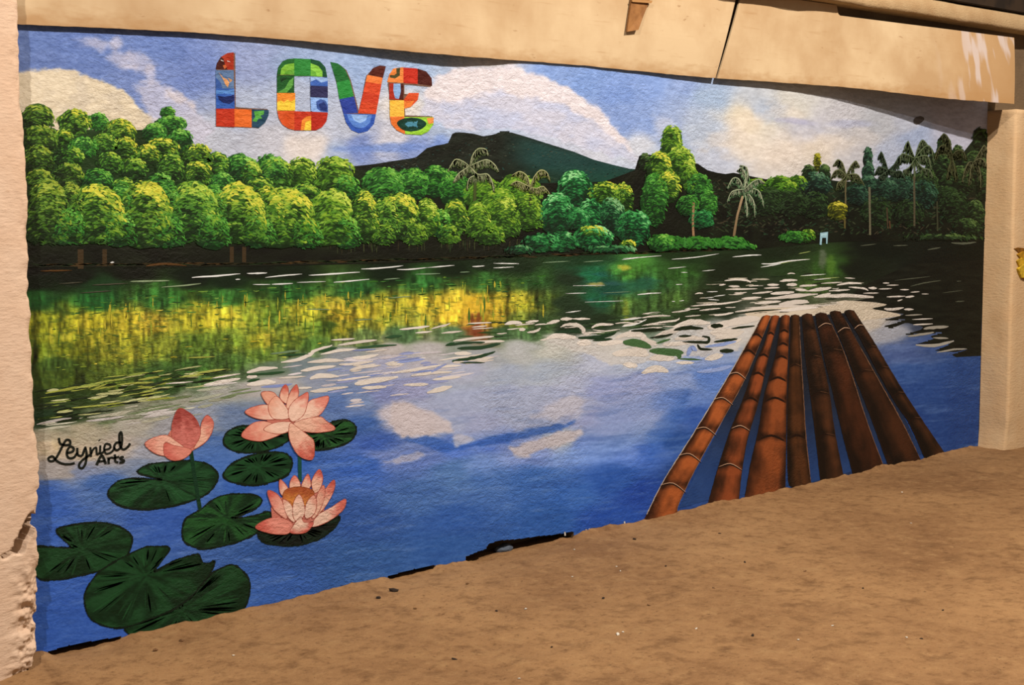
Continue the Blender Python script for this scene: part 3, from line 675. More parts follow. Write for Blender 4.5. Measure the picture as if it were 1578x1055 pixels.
# ------------------------------------------------------------------ ripples (uncountable brush strokes on the lake)
CR = (226, 208, 190); CW = (232, 224, 212); DKG = (26, 36, 20); DM = (92, 92, 72); GRN = (44, 76, 44); YG = (168, 168, 74); PB = (150, 164, 206); DM2 = (120, 140, 104)
RIP = [
 # (crop origin x, y, scale, colour, [(width, points...)])
 (680, 370, 4.931, CW, '8 0,200 100,190|12 235,200 330,195|10 395,175 590,178|9 395,210 550,203|7 1370,148 1530,128|14 1360,605 1440,600 1520,588|14 1370,655 1470,640 1560,600|10 1420,685 1578,665|10 940,550 1060,535|8 1490,412 1578,405|6 1000,345 1240,342|5 1090,470 1380,460|6 940,405 1100,400'),
 (680, 370, 4.931, DM2, '6 770,170 980,158|6 140,243 215,240|6 1080,165 1230,155|5 1230,400 1440,390'),
 (680, 370, 4.931, CR, '25 800,635 850,620 900,610|25 905,600 1000,595|16 1000,597 1130,597|30 905,660 960,640 1040,645 1080,680 1085,705 1140,705|45 800,745 870,725 950,730 1025,738|50 1030,785 1085,775 1140,782|40 1180,790 1280,780 1380,770|40 1320,745 1400,715 1520,720 1570,770|60 1300,865 1450,850 1578,870|18 650,700 720,690 755,665|25 590,680 640,675|28 480,640 540,625 615,630|20 640,625 740,610|22 1140,665 1200,640 1310,640|10 1150,680 1250,690 1360,675|10 0,660 70,630|15 0,705 160,690|20 90,765 240,745 400,730|22 160,780 330,770 480,765|25 200,915 400,890|30 100,860 230,860|12 200,632 380,625|10 230,660 350,650|14 750,760 830,745'),
 (680, 370, 4.931, (34, 58, 34), '20 40,800 170,780 330,775|30 120,820 300,815 450,785|25 85,915 200,900 300,880 410,845|12 140,930 330,928|26 860,700 1000,690 1060,700|30 1040,740 1200,735 1330,700|20 1150,760 1300,750'),
 (960, 380, 4.931, CW, '7 0,90 290,68|9 370,95 550,80 730,52|12 830,78 960,65 1050,62|14 1050,130 1150,128 1250,110 1420,95|9 1045,155 1200,130|7 340,165 480,152|6 440,195 490,195|6 600,185 700,175|8 635,343 720,340|10 110,365 190,355 290,350|8 620,390 690,382|8 645,400 730,405|8 690,378 780,365|8 370,415 395,415|7 425,412 465,407|8 1350,220 1540,208|8 1450,250 1578,240|7 400,287 450,285'),
 (960, 380, 4.931, CR, '14 770,258 850,250 940,255 970,272|12 730,292 780,285|14 800,300 885,300|10 780,325 900,322 1020,318|12 835,362 940,345|14 515,450 640,440 780,430 900,410|12 370,498 450,490 510,480|8 470,475 510,465|12 580,485 660,475 740,468|16 690,520 760,515 840,500|20 850,495 950,480 1050,462 1200,452 1400,450 1578,440|18 900,395 1050,385|14 980,355 1060,348 1135,340|12 1070,315 1190,310|20 1095,290 1185,288|16 1190,262 1260,255 1325,255|18 1240,290 1320,290|25 1120,358 1220,350 1300,345|25 1080,395 1250,382 1340,372 1480,358|20 1000,432 1100,422 1200,415|20 1260,415 1400,410|20 1310,325 1400,330|14 1340,300 1470,290|22 1430,330 1578,315|25 1450,385 1578,355|16 0,555 80,545 130,540|14 140,540 250,525 360,525|18 0,600 60,590 110,578|14 140,600 280,575 400,560 430,540|14 50,638 180,622 300,612|10 470,530 590,520|50 0,670 80,660 150,665|40 130,690 200,720 260,740|40 230,690 340,650 450,620|45 380,610 480,580 560,570 660,580|60 640,610 740,600 860,560|60 660,650 780,650 900,610|60 740,590 900,560 1040,540|40 700,690 820,680 920,640|35 390,700 500,690 620,700|30 300,745 400,735 520,730|60 0,810 100,790 185,800|55 200,850 300,840 390,850|40 0,890 60,900 110,905|50 140,960 250,925 345,950|25 400,880 540,880|50 620,855 760,820|30 690,745 800,735 900,700'),
 (960, 380, 4.931, (30, 40, 22), '30 385,635 480,615 610,620|18 420,680 520,675|22 600,680 650,690 640,725 560,722 450,722|18 565,740 590,775 680,780|20 690,722 800,708 870,700|34 735,790 840,790|16 820,622 900,612 1000,600|20 200,690 300,680 380,660|34 665,600 700,600 760,600|26 60,640 200,632 320,628|14 520,505 640,500 700,490|12 850,510 1000,490 1200,475'),
 (960, 380, 4.931, (64, 96, 50), '58 200,790 350,800 460,805|40 420,800 430,850|60 0,725 100,730 215,765|20 250,735 360,700|14 410,850 600,858'),
 (960, 380, 4.931, PB, '30 560,950 700,935 830,905|40 490,830 520,770 560,790|26 620,760 760,740 860,720'),
 (1200, 370, 4.931, CR, '22 800,520 860,525 950,512|16 950,525 1025,525|12 820,430 960,425|14 960,432 1030,425|9 900,462 940,450|8 1010,602 1170,595|12 1020,642 1170,635|14 30,300 140,302|22 60,335 140,335|16 160,345 290,342|22 220,385 320,370 400,362|10 320,328 480,318|16 440,340 530,325 630,330|14 530,355 640,365 680,382|14 380,385 540,375|22 0,405 110,395|30 270,430 500,420 720,432|26 0,435 120,420 200,415|20 80,462 220,460|10 640,402 760,400|8 500,285 580,290|8 1000,395 1070,390|6 1085,408 1140,408|9 920,375 990,375|8 820,342 910,340|9 790,325 840,325|20 680,362 745,365|8 755,370 860,367|30 0,485 100,475 230,470|26 0,540 150,520 300,510'),
 (1200, 370, 4.931, (170, 158, 140), '25 1100,672 1200,660 1290,655|18 980,730 1100,712 1180,700|16 1170,740 1290,745|25 1040,795 1180,800 1330,765|14 1200,852 1330,830 1430,825|10 960,570 1090,565'),
 (1200, 370, 4.931, DM, '10 1130,72 1230,55|16 1310,20 1400,24 1500,15|7 870,42 980,38|7 620,42 740,28|9 1340,467 1410,462|8 1000,350 1100,325 1230,305|6 880,305 1150,275|6 1350,312 1385,310|5 1240,400 1400,380'),
 (1200, 370, 4.931, (150, 160, 90), '7 160,272 350,258|7 330,290 460,282|7 150,102 240,85|9 0,178 100,158 235,143'),
 (380, 400, 4.931, CW, '14 0,103 80,103 155,100|12 140,135 280,120 420,108|13 470,118 640,108 860,93|13 870,70 1000,65 1190,45|12 1140,75 1250,72 1370,60|10 1370,60 1578,42|9 45,188 180,188|14 190,186 350,180|8 380,172 600,165|12 660,172 780,162 930,148'),
 (380, 400, 4.931, DM2, '7 1040,150 1165,140|8 1280,110 1470,105|7 820,460 960,450|6 450,375 640,378|7 1070,290 1250,278|16 180,715 300,700 400,690'),
 (380, 400, 4.931, CR, '30 0,855 100,830 235,820|30 0,892 40,885 80,885|40 0,950 130,930 220,930|28 260,780 380,760 480,720 520,690 650,650|28 460,780 600,765 740,765|28 410,845 520,825 680,805|35 480,905 560,880 700,885|22 700,795 820,790 960,770|25 800,745 900,740 1000,720|25 780,840 880,815 1020,800|22 560,720 700,690 830,680|14 640,610 820,600|22 690,650 850,625 990,610|40 820,945 950,920 1150,890|28 870,975 1060,965|25 1190,950 1380,945|40 1370,1010 1560,960|25 480,1000 600,985 770,965|16 230,900 450,885|12 900,700 1080,680|18 1160,530 1300,515 1390,505|14 1280,555 1410,545|12 1400,525 1520,490|16 690,920 820,900 940,885|20 1100,860 1300,830 1480,800|20 1060,800 1200,790|22 1250,880 1400,860 1560,850|18 380,975 495,970'),
 (380, 400, 4.931, GRN, '18 0,872 150,865 290,850|20 0,925 100,905|22 550,697 690,665|18 840,670 1000,655 1140,645|22 1050,592 1180,575|16 240,727 470,715|20 1510,650 1578,630|14 1560,770 1578,765'),
 (380, 400, 4.931, (140, 146, 184), '14 1120,772 1330,740|18 1400,855 1450,825 1520,790|14 800,690 980,680'),
 (50, 400, 4.931, CW, '16 1210,135 1400,122 1578,105|10 1540,150 1578,148|12 590,22 620,18'),
 (50, 400, 4.931, (150, 162, 122), '12 740,165 880,162 1040,158|10 980,208 1150,195 1280,180'),
 (50, 400, 4.931, (70, 66, 50), '10 450,192 720,178|9 360,252 600,235|8 200,182 380,170'),
 (50, 400, 4.931, (92, 60, 28), '18 860,48 1000,30 1170,45|12 60,85 300,80'),
 (50, 400, 4.931, YG, '14 170,1000 360,960|12 450,985 570,940|16 640,950 800,935 920,930|14 1110,892 1300,870|12 1170,745 1390,735|8 540,895 720,875|10 910,852 1000,840'),
 (50, 400, 4.931, CR, '12 1010,942 1220,925|14 1360,900 1578,865|28 1300,950 1450,925 1578,900'),
]
rip = PM()
k = 0
for ox, oy, sc, c, txt in RIP:
    for s_ in txt.split('|'):
        a = s_.split(); wd = float(a[0]) / sc
        pts = [(ox + float(p.split(',')[0]) / sc, oy + float(p.split(',')[1]) / sc) for p in a[1:]]
        k += 1
        cc = tuple(np.clip(np.array(c) + random.uniform(-8, 8), 0, 255))
        lay = 0.0012 if c[1] < 90 else 0.0007
        if c == CW: lay = 0.0010
        rip.ribbon(pts, wd * (.8 if c == CW else 1.0), cc, lay + 0.000002 * k, jag=min(0.6, wd * .09))
def scatter(n, poly, cols, ln, wd, slope, d):
    xs = [p[0] for p in poly]; ys = [p[1] for p in poly]; c = 0
    while c < n:
        x = random.uniform(min(xs), max(xs)); y = random.uniform(min(ys), max(ys))
        sp_ = inside_spans(poly, y)
        if not any(sp_[i] < x < sp_[i + 1] for i in range(0, len(sp_) - 1, 2)): continue
        l = random.uniform(*ln); w_ = random.uniform(*wd); s_ = slope + random.uniform(-.05, .05)
        cc = tuple(np.clip(np.array(random.choice(cols)) + random.uniform(-14, 14), 0, 255))
        rip.ribbon([(x - l / 2, y - s_ * l / 2), (x, y + random.uniform(-1, 1)), (x + l / 2, y + s_ * l / 2)], w_, cc, d + c * 1e-6, n=3, jag=.25)
        c += 1
scatter(130, [(64, 600), (200, 578), (330, 560), (350, 580), (260, 612), (150, 640), (68, 655)], [(30, 40, 18), (24, 34, 16), (44, 62, 24), YG, (140, 150, 60), (196, 190, 130)], (14, 50), (1.5, 4), -.14, .0006)
scatter(40, [(68, 640), (150, 640), (260, 612), (350, 586), (420, 590), (300, 640), (180, 655), (70, 664)], [(196, 186, 160), (170, 166, 140), (120, 130, 90), (200, 186, 176)], (20, 60), (1.5, 5), -.16, .0006)
scatter(60, [(400, 575), (560, 540), (760, 545), (720, 590), (560, 630), (420, 600)], [CR, (206, 192, 190), (150, 152, 186), (136, 146, 190), (216, 200, 196)], (16, 50), (1.5, 4.5), -.12, .0005)
scatter(120, [(70, 490), (240, 475), (420, 470), (700, 450), (845, 455), (845, 490), (700, 500), (420, 540), (240, 560), (75, 575)], [(84, 108, 34), (70, 92, 30), (196, 174, 56), (176, 164, 52), (120, 134, 42)], (4, 13), (1, 2.2), -.05, .0005)
scatter(150, [(100, 455), (420, 440), (840, 420), (845, 450), (700, 450), (420, 475), (110, 490)], [(30, 64, 26), (70, 120, 46), (40, 84, 34), (110, 140, 50)], (5, 16), (1, 2), -.05, .0005)
scatter(50, [(700, 500), (1000, 480), (1080, 470), (1060, 500), (900, 520), (720, 525)], [DKG, (40, 56, 30), (60, 84, 44), CR], (12, 36), (1, 2.5), -.05, .0005)
scatter(90, [(1080, 440), (1200, 415), (1320, 430), (1300, 470), (1150, 490), (1060, 480)], [DKG, (36, 40, 24), (50, 56, 36), CR, (190, 176, 152)], (10, 34), (.8, 2.2), -.05, .0005)
# vertical reflected trunks and leaves
for i in range(90):
    x = random.uniform(90, 840); y = random.uniform(462, 512) - (x - 90) * .05
    c = random.choice([(206, 178, 54), (190, 170, 52), (146, 150, 46), (72, 102, 36), (150, 156, 48)])
    rip.ribbon([(x, y), (x + random.uniform(-1, 1), y + random.uniform(8, 26))], random.uniform(1.2, 3), c, .00055, jag=.4)
rip.build('ripples', kind='stuff')

# dark reflection right of the raft with its ragged lower edge
def cpts(ox, oy, sc, txt): return [(ox + float(a.split(',')[0]) / sc, oy + float(a.split(',')[1]) / sc) for a in txt.split()]
refl = PM()
refl.fill(cpts(1200, 370, 4.931, '640,345 1000,180 1552,150 1545,300 1536,885 1350,888 1310,870 1440,828 1340,850 1180,840 1280,800 1330,762 1200,790 1040,790 1180,750 1150,730 1250,700 950,718 1080,680 1100,655 1030,640 970,625 860,668 780,655 870,635 970,600 780,612 900,580 960,560 800,540 670,548 760,520 690,520 830,490 730,468 540,462 700,440 560,400'),
          lambda X, Y: np.array([24, 25, 17]) + (fbm(X * .05, Y * .25, 3) - .5)[:, None] * np.array([22, 22, 16]), 0.0004)
refl.build('tree_reflection')
warm = PM()
warm.fill(catmull(cpts(1200, 370, 4.931, '-250,570 -200,520 -60,500 100,505 250,500 430,490 440,460 540,458 700,470 830,490 690,520 760,530 940,570 760,595 640,610 560,640 300,640 0,640'), True, 3),
          lambda X, Y: np.array([218, 196, 168]) + (fbm(X * .05, Y * .2, 3) - .5)[:, None] * 24, 0.00045)
warm.build('cloud_reflection')

# ------------------------------------------------------------------ mountain and the dark bank of trees
mt = PM()
def mount_col(X, Y):
    c = np.array([26, 30, 22]) + (fbm(X * .08, Y * .12, 4) - .5)[:, None] * np.array([26, 30, 24])
    t = smooth(760, 830, X) * smooth(206, 226, Y - (X - 780) * .27 + 12) * smooth(60, 30, Y - 205 - (X - 780) * .27)
    c = c * (1 - .6 * t[:, None]) + np.array([32, 80, 76]) * .6 * t[:, None]
    g = smooth(245, 290, Y) * smooth(760, 820, X)
    return c * (1 - .6 * g[:, None]) + np.array([24, 66, 44]) * .6 * g[:, None]
mt.fill([(545, 256), (575, 253), (605, 248), (640, 243), (658, 228), (672, 224), (690, 221), (697, 206), (704, 203), (730, 206), (745, 210), (762, 207), (772, 202), (785, 203), (812, 211), (850, 223), (885, 234), (915, 246), (945, 254), (975, 261), (1010, 262), (1010, 330), (545, 330)], mount_col, .0006)
for i in range(420):
    x = random.uniform(600, 985); yb = np.interp(x, [600, 660, 697, 780, 975], [250, 230, 206, 204, 262]); y = random.uniform(yb + 5, 300)
    mt.dab(x, y, random.uniform(2, 5), random.uniform(-.5, .5), random.uniform(.6, 1.3), random.choice([(58, 66, 50), (14, 18, 14), (40, 76, 66), (72, 72, 56), (20, 48, 40)]), .0007)
mt.build('mountain')
bank = PM()
def bank_col(X, Y):
    c = np.array([20, 22, 13]) + (fbm(X * .06, Y * .06, 4) - .5)[:, None] * np.array([20, 26, 14])
    t = smooth(1150, 1300, X) * smooth(345, 280, Y)
    g = smooth(600, 500, X) * smooth(385, 360, Y)
    c = c + g[:, None] * np.array([10, 30, 8])
    return c + t[:, None] * np.array([8, 14, 8])
bank.fill([(30, 200), (260, 200), (340, 260), (560, 262), (640, 268), (760, 275), (830, 282), (930, 280), (978, 262), (985, 240), (1000, 238), (1060, 250), (1075, 252), (1090, 262), (1105, 266), (1118, 268), (1130, 266), (1180, 276), (1240, 272), (1300, 280), (1330, 278), (1380, 272), (1440, 262), (1480, 240), (1500, 215), (1524, 205), (1524, 372), (1300, 372), (1240, 376), (1160, 384), (1000, 390), (800, 396), (650, 404), (400, 410), (200, 412), (30, 412)], bank_col, .0009, cell=8)
for i in range(1300):   # dim leaves lost in the shade
    x = random.uniform(1090, 1515); y = random.uniform(278, 362)
    bank.dab(x, y, random.uniform(4, 10), random.uniform(-.9, .9), random.uniform(1, 2.4), random.choice([(46, 58, 32), (34, 46, 26), (54, 58, 38), (30, 50, 32), (16, 18, 10), (62, 54, 38), (40, 62, 36), (24, 30, 18)]), .00095 + i * 1e-7)
for x, y0, y1, w_ in [(124, 384, 414, 9), (161, 384, 410, 7), (357, 380, 404, 6), (376, 380, 404, 6)]:
    bank.ribbon([(x, y0), (x, y1)], w_, (62, 46, 26), .00097, taper=False)
for i in range(46):
    x = random.uniform(500, 820); y = 372 - (x - 500) * .012
    bank.ribbon([(x, y), (x + random.uniform(-1, 1), y + random.uniform(10, 20))], random.uniform(.8, 1.8), random.choice([(60, 66, 34), (48, 42, 24), (40, 56, 26)]), .00097)
for x in np.arange(60, 1150, 9):
    y = np.interp(x, [60, 400, 700, 1150], [408, 406, 398, 383])
    bank.ribbon([(x - 12, y + random.uniform(-2, 2)), (x + 12, y + random.uniform(-2, 2))], random.uniform(1.5, 3), random.choice([(54, 44, 22), (40, 36, 18), (34, 46, 22), (74, 52, 26)]), .00098)
bank.build('dark_bank')

TONES = {  # dark, mid, light, highlight
 'olive': [(22, 40, 14), (60, 90, 28), (100, 128, 42), (150, 156, 56)],
 'leaf': [(20, 44, 16), (62, 106, 34), (108, 146, 48), (172, 182, 66)],
 'gold': [(22, 46, 14), (72, 112, 34), (138, 158, 50), (212, 194, 68)],
 'green': [(18, 50, 20), (50, 106, 38), (82, 142, 52), (136, 178, 76)],
 'lime': [(28, 54, 16), (80, 120, 34), (128, 154, 46), (188, 192, 80)],
 'teal': [(12, 44, 24), (34, 100, 50), (66, 144, 76), (148, 198, 138)],
 'tealdk': [(12, 34, 22), (30, 74, 42), (54, 110, 64), (120, 158, 110)],
 'dim': [(18, 24, 14), (36, 52, 28), (58, 78, 40), (92, 108, 60)],  # dim tones: dark forest paint with some room shade kept in the colour
 'dimteal': [(16, 26, 20), (32, 54, 42), (52, 82, 62), (84, 112, 86)],
 'dimgold': [(40, 44, 14), (104, 100, 26), (156, 142, 40), (196, 172, 62)],
}
def crown(cx, cy, rx, ry, tone, d, name='tree', hi=1.0, parent=MUR, n=None, lean=.35, dome=0.0):
    T = [np.array(t, float) for t in TONES[tone]]
    P = PM(); ph = random.uniform(0, 99); m = 26
    poly = []
    for i in range(m):
        a = 2 * math.pi * i / m
        r = 1 + (float(vnoise(ph + 2.2 * math.cos(a) + 5, ph + 2.2 * math.sin(a) + 5)) - .5) * .34
        v_ = math.sin(a); poly.append((cx + rx * r * math.cos(a) * (1 + dome * max(v_, 0)), cy + ry * r * v_ * (1 - .25 * dome * max(v_, 0))))
    def shade(X, Y):
        h = -(Y - cy) / ry * .70 + (X - cx) / rx * lean
        t = np.clip(h * .55 + .30 + (fbm(X * .10 + ph, Y * .15, 3) - .5) * 1.5, 0, 1)[:, None]
        return T[0] * .8 * (1 - t) + T[1] * t
    P.fill(catmull(poly, True, 3), shade, d, step=2.5, cell=4)
    n = n or int(26 + rx * ry * .27)
    dabs = []
    for i in range(n):
        a = random.uniform(0, 2 * math.pi); r = math.sqrt(random.random()) * 1.05
        u, v = r * math.cos(a), r * math.sin(a)
        dabs.append([0, cx + rx * u * (1 + dome * max(v, 0)), cy + ry * v * (1 - .25 * dome * max(v, 0)), u, v, 0])
    for i in range(int(n * .22 * hi)):          # lit rim towards the upper right
        a = random.gauss(-1.1 if lean > 0 else -1.6, .62); r = random.uniform(.62, 1.03)
        u, v = r * math.cos(a), r * math.sin(a)
        dabs.append([0, cx + rx * u * (1 + dome * max(v, 0)), cy + ry * v * (1 - .25 * dome * max(v, 0)), u, v, .55])
    A = np.array(dabs)
    nz = fbm(A[:, 1] * .10 + ph, A[:, 2] * .15, 3) - .5
    A[:, 0] = -A[:, 4] * .60 + A[:, 3] * lean + nz * 2.0 + A[:, 5] + rng.normal(0, .18, len(A))
    A = A[np.argsort(A[:, 0])]
    s_ = max(.8, min(1.15, rx / 30))
    for i, (h, x, y, u, v, e) in enumerate(A):
        t = min(max(h * .52 * hi + .32, 0), 1) * 3
        j = min(int(t), 2); f = t - j
        c = (T[j] * (1 - f) + T[j + 1] * f) * np.array([1.04, 1.08, 1.0]) + random.uniform(-12, 12)
        P.dab(x, y, random.uniform(4, 9) * s_, u * 1.0 + random.gauss(0, .28), random.uniform(1.2, 2.5) * s_, tuple(np.clip(c, 4, 250)), d + .0001 + .0007 * i / len(A), bend=random.uniform(-.6, -.1))
    return P.build(name, parent)
def crowns(txt, tone, d, **kw):
    for i, q in enumerate(txt.split()):
        v = list(map(float, q.split(',')))
        crown(*v[:4], tone, d + i * .00003, **kw)
# upper rows of the left bank, back to front
crowns('258,174,11,9', 'green', .0012)
crowns('262,191,25,12 150,188,17,14', 'green', .0013); crowns('55,185,27,23', 'olive', .0013)
crowns('114,189,26,20 182,205,26,21', 'gold', .0015); crowns('277,216,20,17 238,206,18,16', 'green', .0015); crowns('62,216,27,23', 'olive', .0016)
crowns('98,213,15,13', 'gold', .0018); crowns('128,228,22,17', 'green', .0019); crowns('160,224,20,18', 'leaf', .0019); crowns('193,230,19,19 248,231,28,17', 'gold', .0019)
crowns('303,242,25,20', 'gold', .0021); crowns('227,240,19,17', 'gold', .0023, hi=1.2); crowns('106,242,22,17 168,252,20,17', 'leaf', .0022); crowns('58,248,24,24', 'olive', .0022)
crowns('333,256,19,21', 'leaf', .0021); crowns('370,258,26,20 415,259,24,21', 'green', .0022); crowns('464,268,23,25 387,268,15,20', 'lime', .0023); crowns('424,268,26,24', 'leaf', .0022); crowns('514,270,32,28', 'lime', .0024)
crowns('205,262,22,18 262,258,21,20', 'leaf', .0025); crowns('303,268,23,19', 'gold', .0026); crowns('106,270,22,19', 'olive', .0025); crowns('150,278,24,18 245,285,22,18 340,284,20,18', 'green', .0025); crowns('60,285,24,24', 'olive', .0026)
crowns('190,290,18,16', 'leaf', .0026); crowns('400,290,22,16 470,300,24,16', 'leaf', .0026)
crowns('534,290,20,20', 'green', .0025)
# far green trees below the mountain
crowns('590,283,32,24 632,284,28,24 672,280,26,24 700,292,24,26', 'green', .0014, hi=.8, lean=.1)
crowns('745,300,30,26 800,300,34,30', 'lime', .0015, hi=.55, lean=.1); crowns('770,322,30,30', 'lime', .0017, hi=.7, lean=.1)
# big front crowns along the bank
crowns('72,330,32,52', 'olive', .0034, dome=.45, hi=1.0); crowns('412,332,24,44', 'gold', .0035, dome=.45)
crowns('108,320,18,40', 'olive', .0033, dome=.45); crowns('186,320,18,40 258,322,18,44 328,325,20,40', 'green', .0033, dome=.45, hi=.7)
crowns('147,333,42,47 222,332,40,52', 'gold', .0036, dome=.45, hi=1.05); crowns('295,330,40,48', 'leaf', .0036, dome=.45); crowns('365,331,39,48', 'gold', .0037, dome=.45)
crowns('390,337,17,40 436,337,46,47', 'gold', .0038, dome=.45); crowns('510,337,34,44', 'lime', .0037, dome=.45); crowns('560,336,22,42', 'gold', .0038, dome=.45)
crowns('593,340,20,36', 'leaf', .0036, dome=.45); crowns('614,335,30,37', 'gold', .0038, dome=.45); crowns('657,338,18,31', 'lime', .0039, dome=.45); crowns('680,345,14,22', 'green', .0037, dome=.45)
crowns('700,338,20,30', 'gold', .0039, dome=.45, hi=.85); crowns('736,342,19,30', 'lime', .0039, dome=.45, hi=.9); crowns('775,338,24,34', 'lime', .0039, dome=.45, hi=.9); crowns('812,330,22,30', 'lime', .0036, dome=.45, hi=.7)
crowns('108,352,22,30 185,356,22,28 258,358,24,28 330,358,22,28 400,360,22,26 472,362,22,24 535,360,18,26', 'green', .00345, dome=.6, hi=.8)
crowns('590,362,16,18 640,362,18,18 690,362,16,16 755,362,20,18', 'lime', .0035, dome=.5, hi=.6)
# middle of the bank
crowns('930,298,23,18 960,307,15,26', 'gold', .0030, lean=.1); crowns('885,294,26,31 910,330,17,24', 'teal', .0032, lean=-.1); crowns('858,330,26,32', 'teal', .0034, lean=-.1); crowns('890,338,18,18', 'teal', .0036, hi=.7)
crowns('941,337,22,32', 'tealdk', .0034); crowns('975,352,26,27', 'teal', .0036, hi=.75)
crowns('832,374,28,14 866,373,24,15', 'teal', .0042, hi=.7, name='bush'); crowns('912,366,30,18', 'teal', .0044, name='bush'); crowns('912,356,20,8', 'gold', .0046, hi=1.3, name='bush'); crowns('966,377,13,7', 'gold', .0046, hi=1.3, name='bush'); crowns('1018,374,20,13', 'green', .0044, name='bush')
crowns('800,385,22,7 940,384,40,5', 'tealdk', .0044, name='bush')
crowns('993,250,9,14', 'dim', .0026); crowns('1035,222,17,28 1047,252,23,26 1060,270,14,24', 'lime', .0030, lean=.3); crowns('1014,262,20,28 1030,288,18,24', 'gold', .0032); crowns('1008,308,20,40', 'green', .0035, hi=.6)
crowns('1077,287,19,19', 'green', .0034, hi=.55); crowns('1060,316,17,16', 'green', .0036, hi=.6); crowns('1091,314,14,21', 'green', .0036, hi=.6); crowns('1080,338,19,14', 'teal', .0038, hi=.55)
crowns('1035,374,30,10 1075,374,32,9 1118,374,34,9', 'green', .0042, hi=.3, name='bush')
# right forest
crowns('1165,285,14,10 1200,283,20,12', 'lime', .0028, hi=.6); crowns('1228,282,14,12 1215,288,12,9', 'lime', .0030, hi=.7)
crowns('1259,250,5,14', 'dimgold', .0028); crowns('1246,268,10,14 1270,268,9,14', 'dim', .0030); crowns('1256,285,24,20', 'dimteal', .0031)
crowns('1337,245,7,18 1337,266,9,18', 'dimteal', .0030); crowns('1338,282,12,12', 'dimteal', .0031)
crowns('1290,325,15,15', 'dimgold', .0040, name='bush')
crowns('1225,365,24,9 1150,380,14,4', 'green', .0040, hi=.6, name='bush'); crowns('1244,363,11,10', 'lime', .0042, hi=.9, name='bush')
crowns('1502,335,16,26 1488,350,20,14', 'dim', .0034, hi=.9, name='bush'); crowns('1454,230,11,20 1475,240,10,16 1510,215,12,18', 'dim', .0028); crowns('1448,262,24,26 1500,262,20,28 1425,280,20,20 1475,280,24,24 1515,285,10,26', 'dim', .0029, hi=.7)
crowns('1385,290,26,20 1360,292,22,18 1320,300,18,16 1420,300,24,22', 'dimteal', .0030, hi=.7); crowns('1180,310,26,22 1220,312,24,22 1255,316,22,20 1350,325,24,22 1400,328,22,20 1470,318,22,24', 'dim', .0028, hi=.35); crowns('1455,300,20,14', 'dim', .0030, hi=.5)
crowns('1450,366,64,4', 'dim', .0040, hi=.9, name='bush')
for pts, w_, c in [([(1068, 312), (1067, 340), (1068, 367)], 3.6, (150, 112, 78)), ([(1302, 280), (1302, 330)], 2.4, (96, 84, 56)), ([(1339, 288), (1340, 362)], 3, (104, 96, 72)), ([(1408, 272), (1408, 348)], 3, (84, 74, 54)), ([(1366, 320), (1367, 352)], 2, (74, 56, 40)), ([(1370, 340), (1371, 352)], 2, (92, 60, 40)), ([(1301, 335), (1301, 352)], 3, (90, 78, 40)), ([(1443, 310), (1444, 356)], 2.4, (60, 60, 40))]:
    TR = PM(); TR.ribbon(pts, w_, c, .0039, taper=False, jag=.3); TR.build('tree_trunk')

# palms: ribs with hanging leaflets
def palm(cx, cy, fronds, trunk, rib, leaf, d, lw=1.0, name='palm_tree'):
    P = PM()
    if trunk: P.ribbon(trunk[0], trunk[1], trunk[2], d, taper=False, jag=.3, col2=trunk[3] if len(trunk) > 3 else None)
    for fi, fr in enumerate(fronds):
        pts = catmull([(cx, cy)] + fr, False, 8); m = len(pts)
        for i, (x, y) in enumerate(pts):
            t = i / (m - 1)
            ln = (3 + 13 * math.sin(math.pi * min(1, t * .9 + .12))) * lw
            for q in range(2):
                a = math.pi / 2 + random.uniform(-.35, .35) + (fr[-1][0] - cx) * -.006
                c = tuple(np.clip(np.array(leaf) + random.uniform(-16, 16), 5, 250))
                P.dab(x + math.cos(a) * ln * .45, y + math.sin(a) * ln * .45, ln * 1.15, a, 2.5 * lw, c, d + .0002 + fi * .0001)
                c2 = tuple(np.clip(np.array(rib) * .7 + random.uniform(-16, 10), 5, 250))
                if random.random() < .55: P.dab(x + math.cos(a) * ln * .4, y + math.sin(a) * ln * .4, ln * .8, a, .9 * lw, c2, d + .00024 + fi * .0001)
        P.ribbon([(cx, cy)] + fr, 1.5 * lw, tuple(np.array(rib) * .82), d + .00028 + fi * .0001)
    return P.build(name)
palm(723, 256, [[(712, 248), (700, 246), (690, 262)], [(716, 260), (705, 268), (698, 280)], [(727, 240), (736, 229), (748, 230), (751, 238)], [(735, 250), (750, 246), (762, 254), (767, 264)], [(733, 268), (722, 275), (719, 292)], [(735, 268), (750, 268), (757, 278), (760, 294)]],
     ([(732, 262), (731, 300), (730, 318)], 4.5, (66, 74, 34)), (206, 206, 150), (86, 100, 56), .0031, .85)
palm(816, 288, [[(812, 272), (800, 264), (788, 270)], [(808, 284), (796, 279), (787, 283)], [(822, 272), (832, 262), (842, 266), (846, 278)], [(826, 290), (836, 287), (846, 298)]],
     ([(816, 288), (816, 316)], 4, (40, 44, 24)), (214, 206, 140), (116, 132, 54), .0041, .8)
palm(1146, 292, [[(1138, 276), (1128, 275), (1120, 290)], [(1148, 270), (1142, 258), (1136, 262)], [(1151, 272), (1150, 258), (1140, 254)], [(1136, 292), (1126, 296), (1120, 310)], [(1148, 305), (1150, 320), (1150, 333)], [(1154, 300), (1161, 312), (1162, 333)], [(1158, 290), (1170, 296), (1176, 318)], [(1156, 282), (1168, 276), (1177, 282)]],
     ([(1144, 302), (1136, 330), (1130, 364)], 3.6, (170, 140, 104), (120, 96, 66)), (214, 216, 170), (96, 128, 84), .0036, .74)
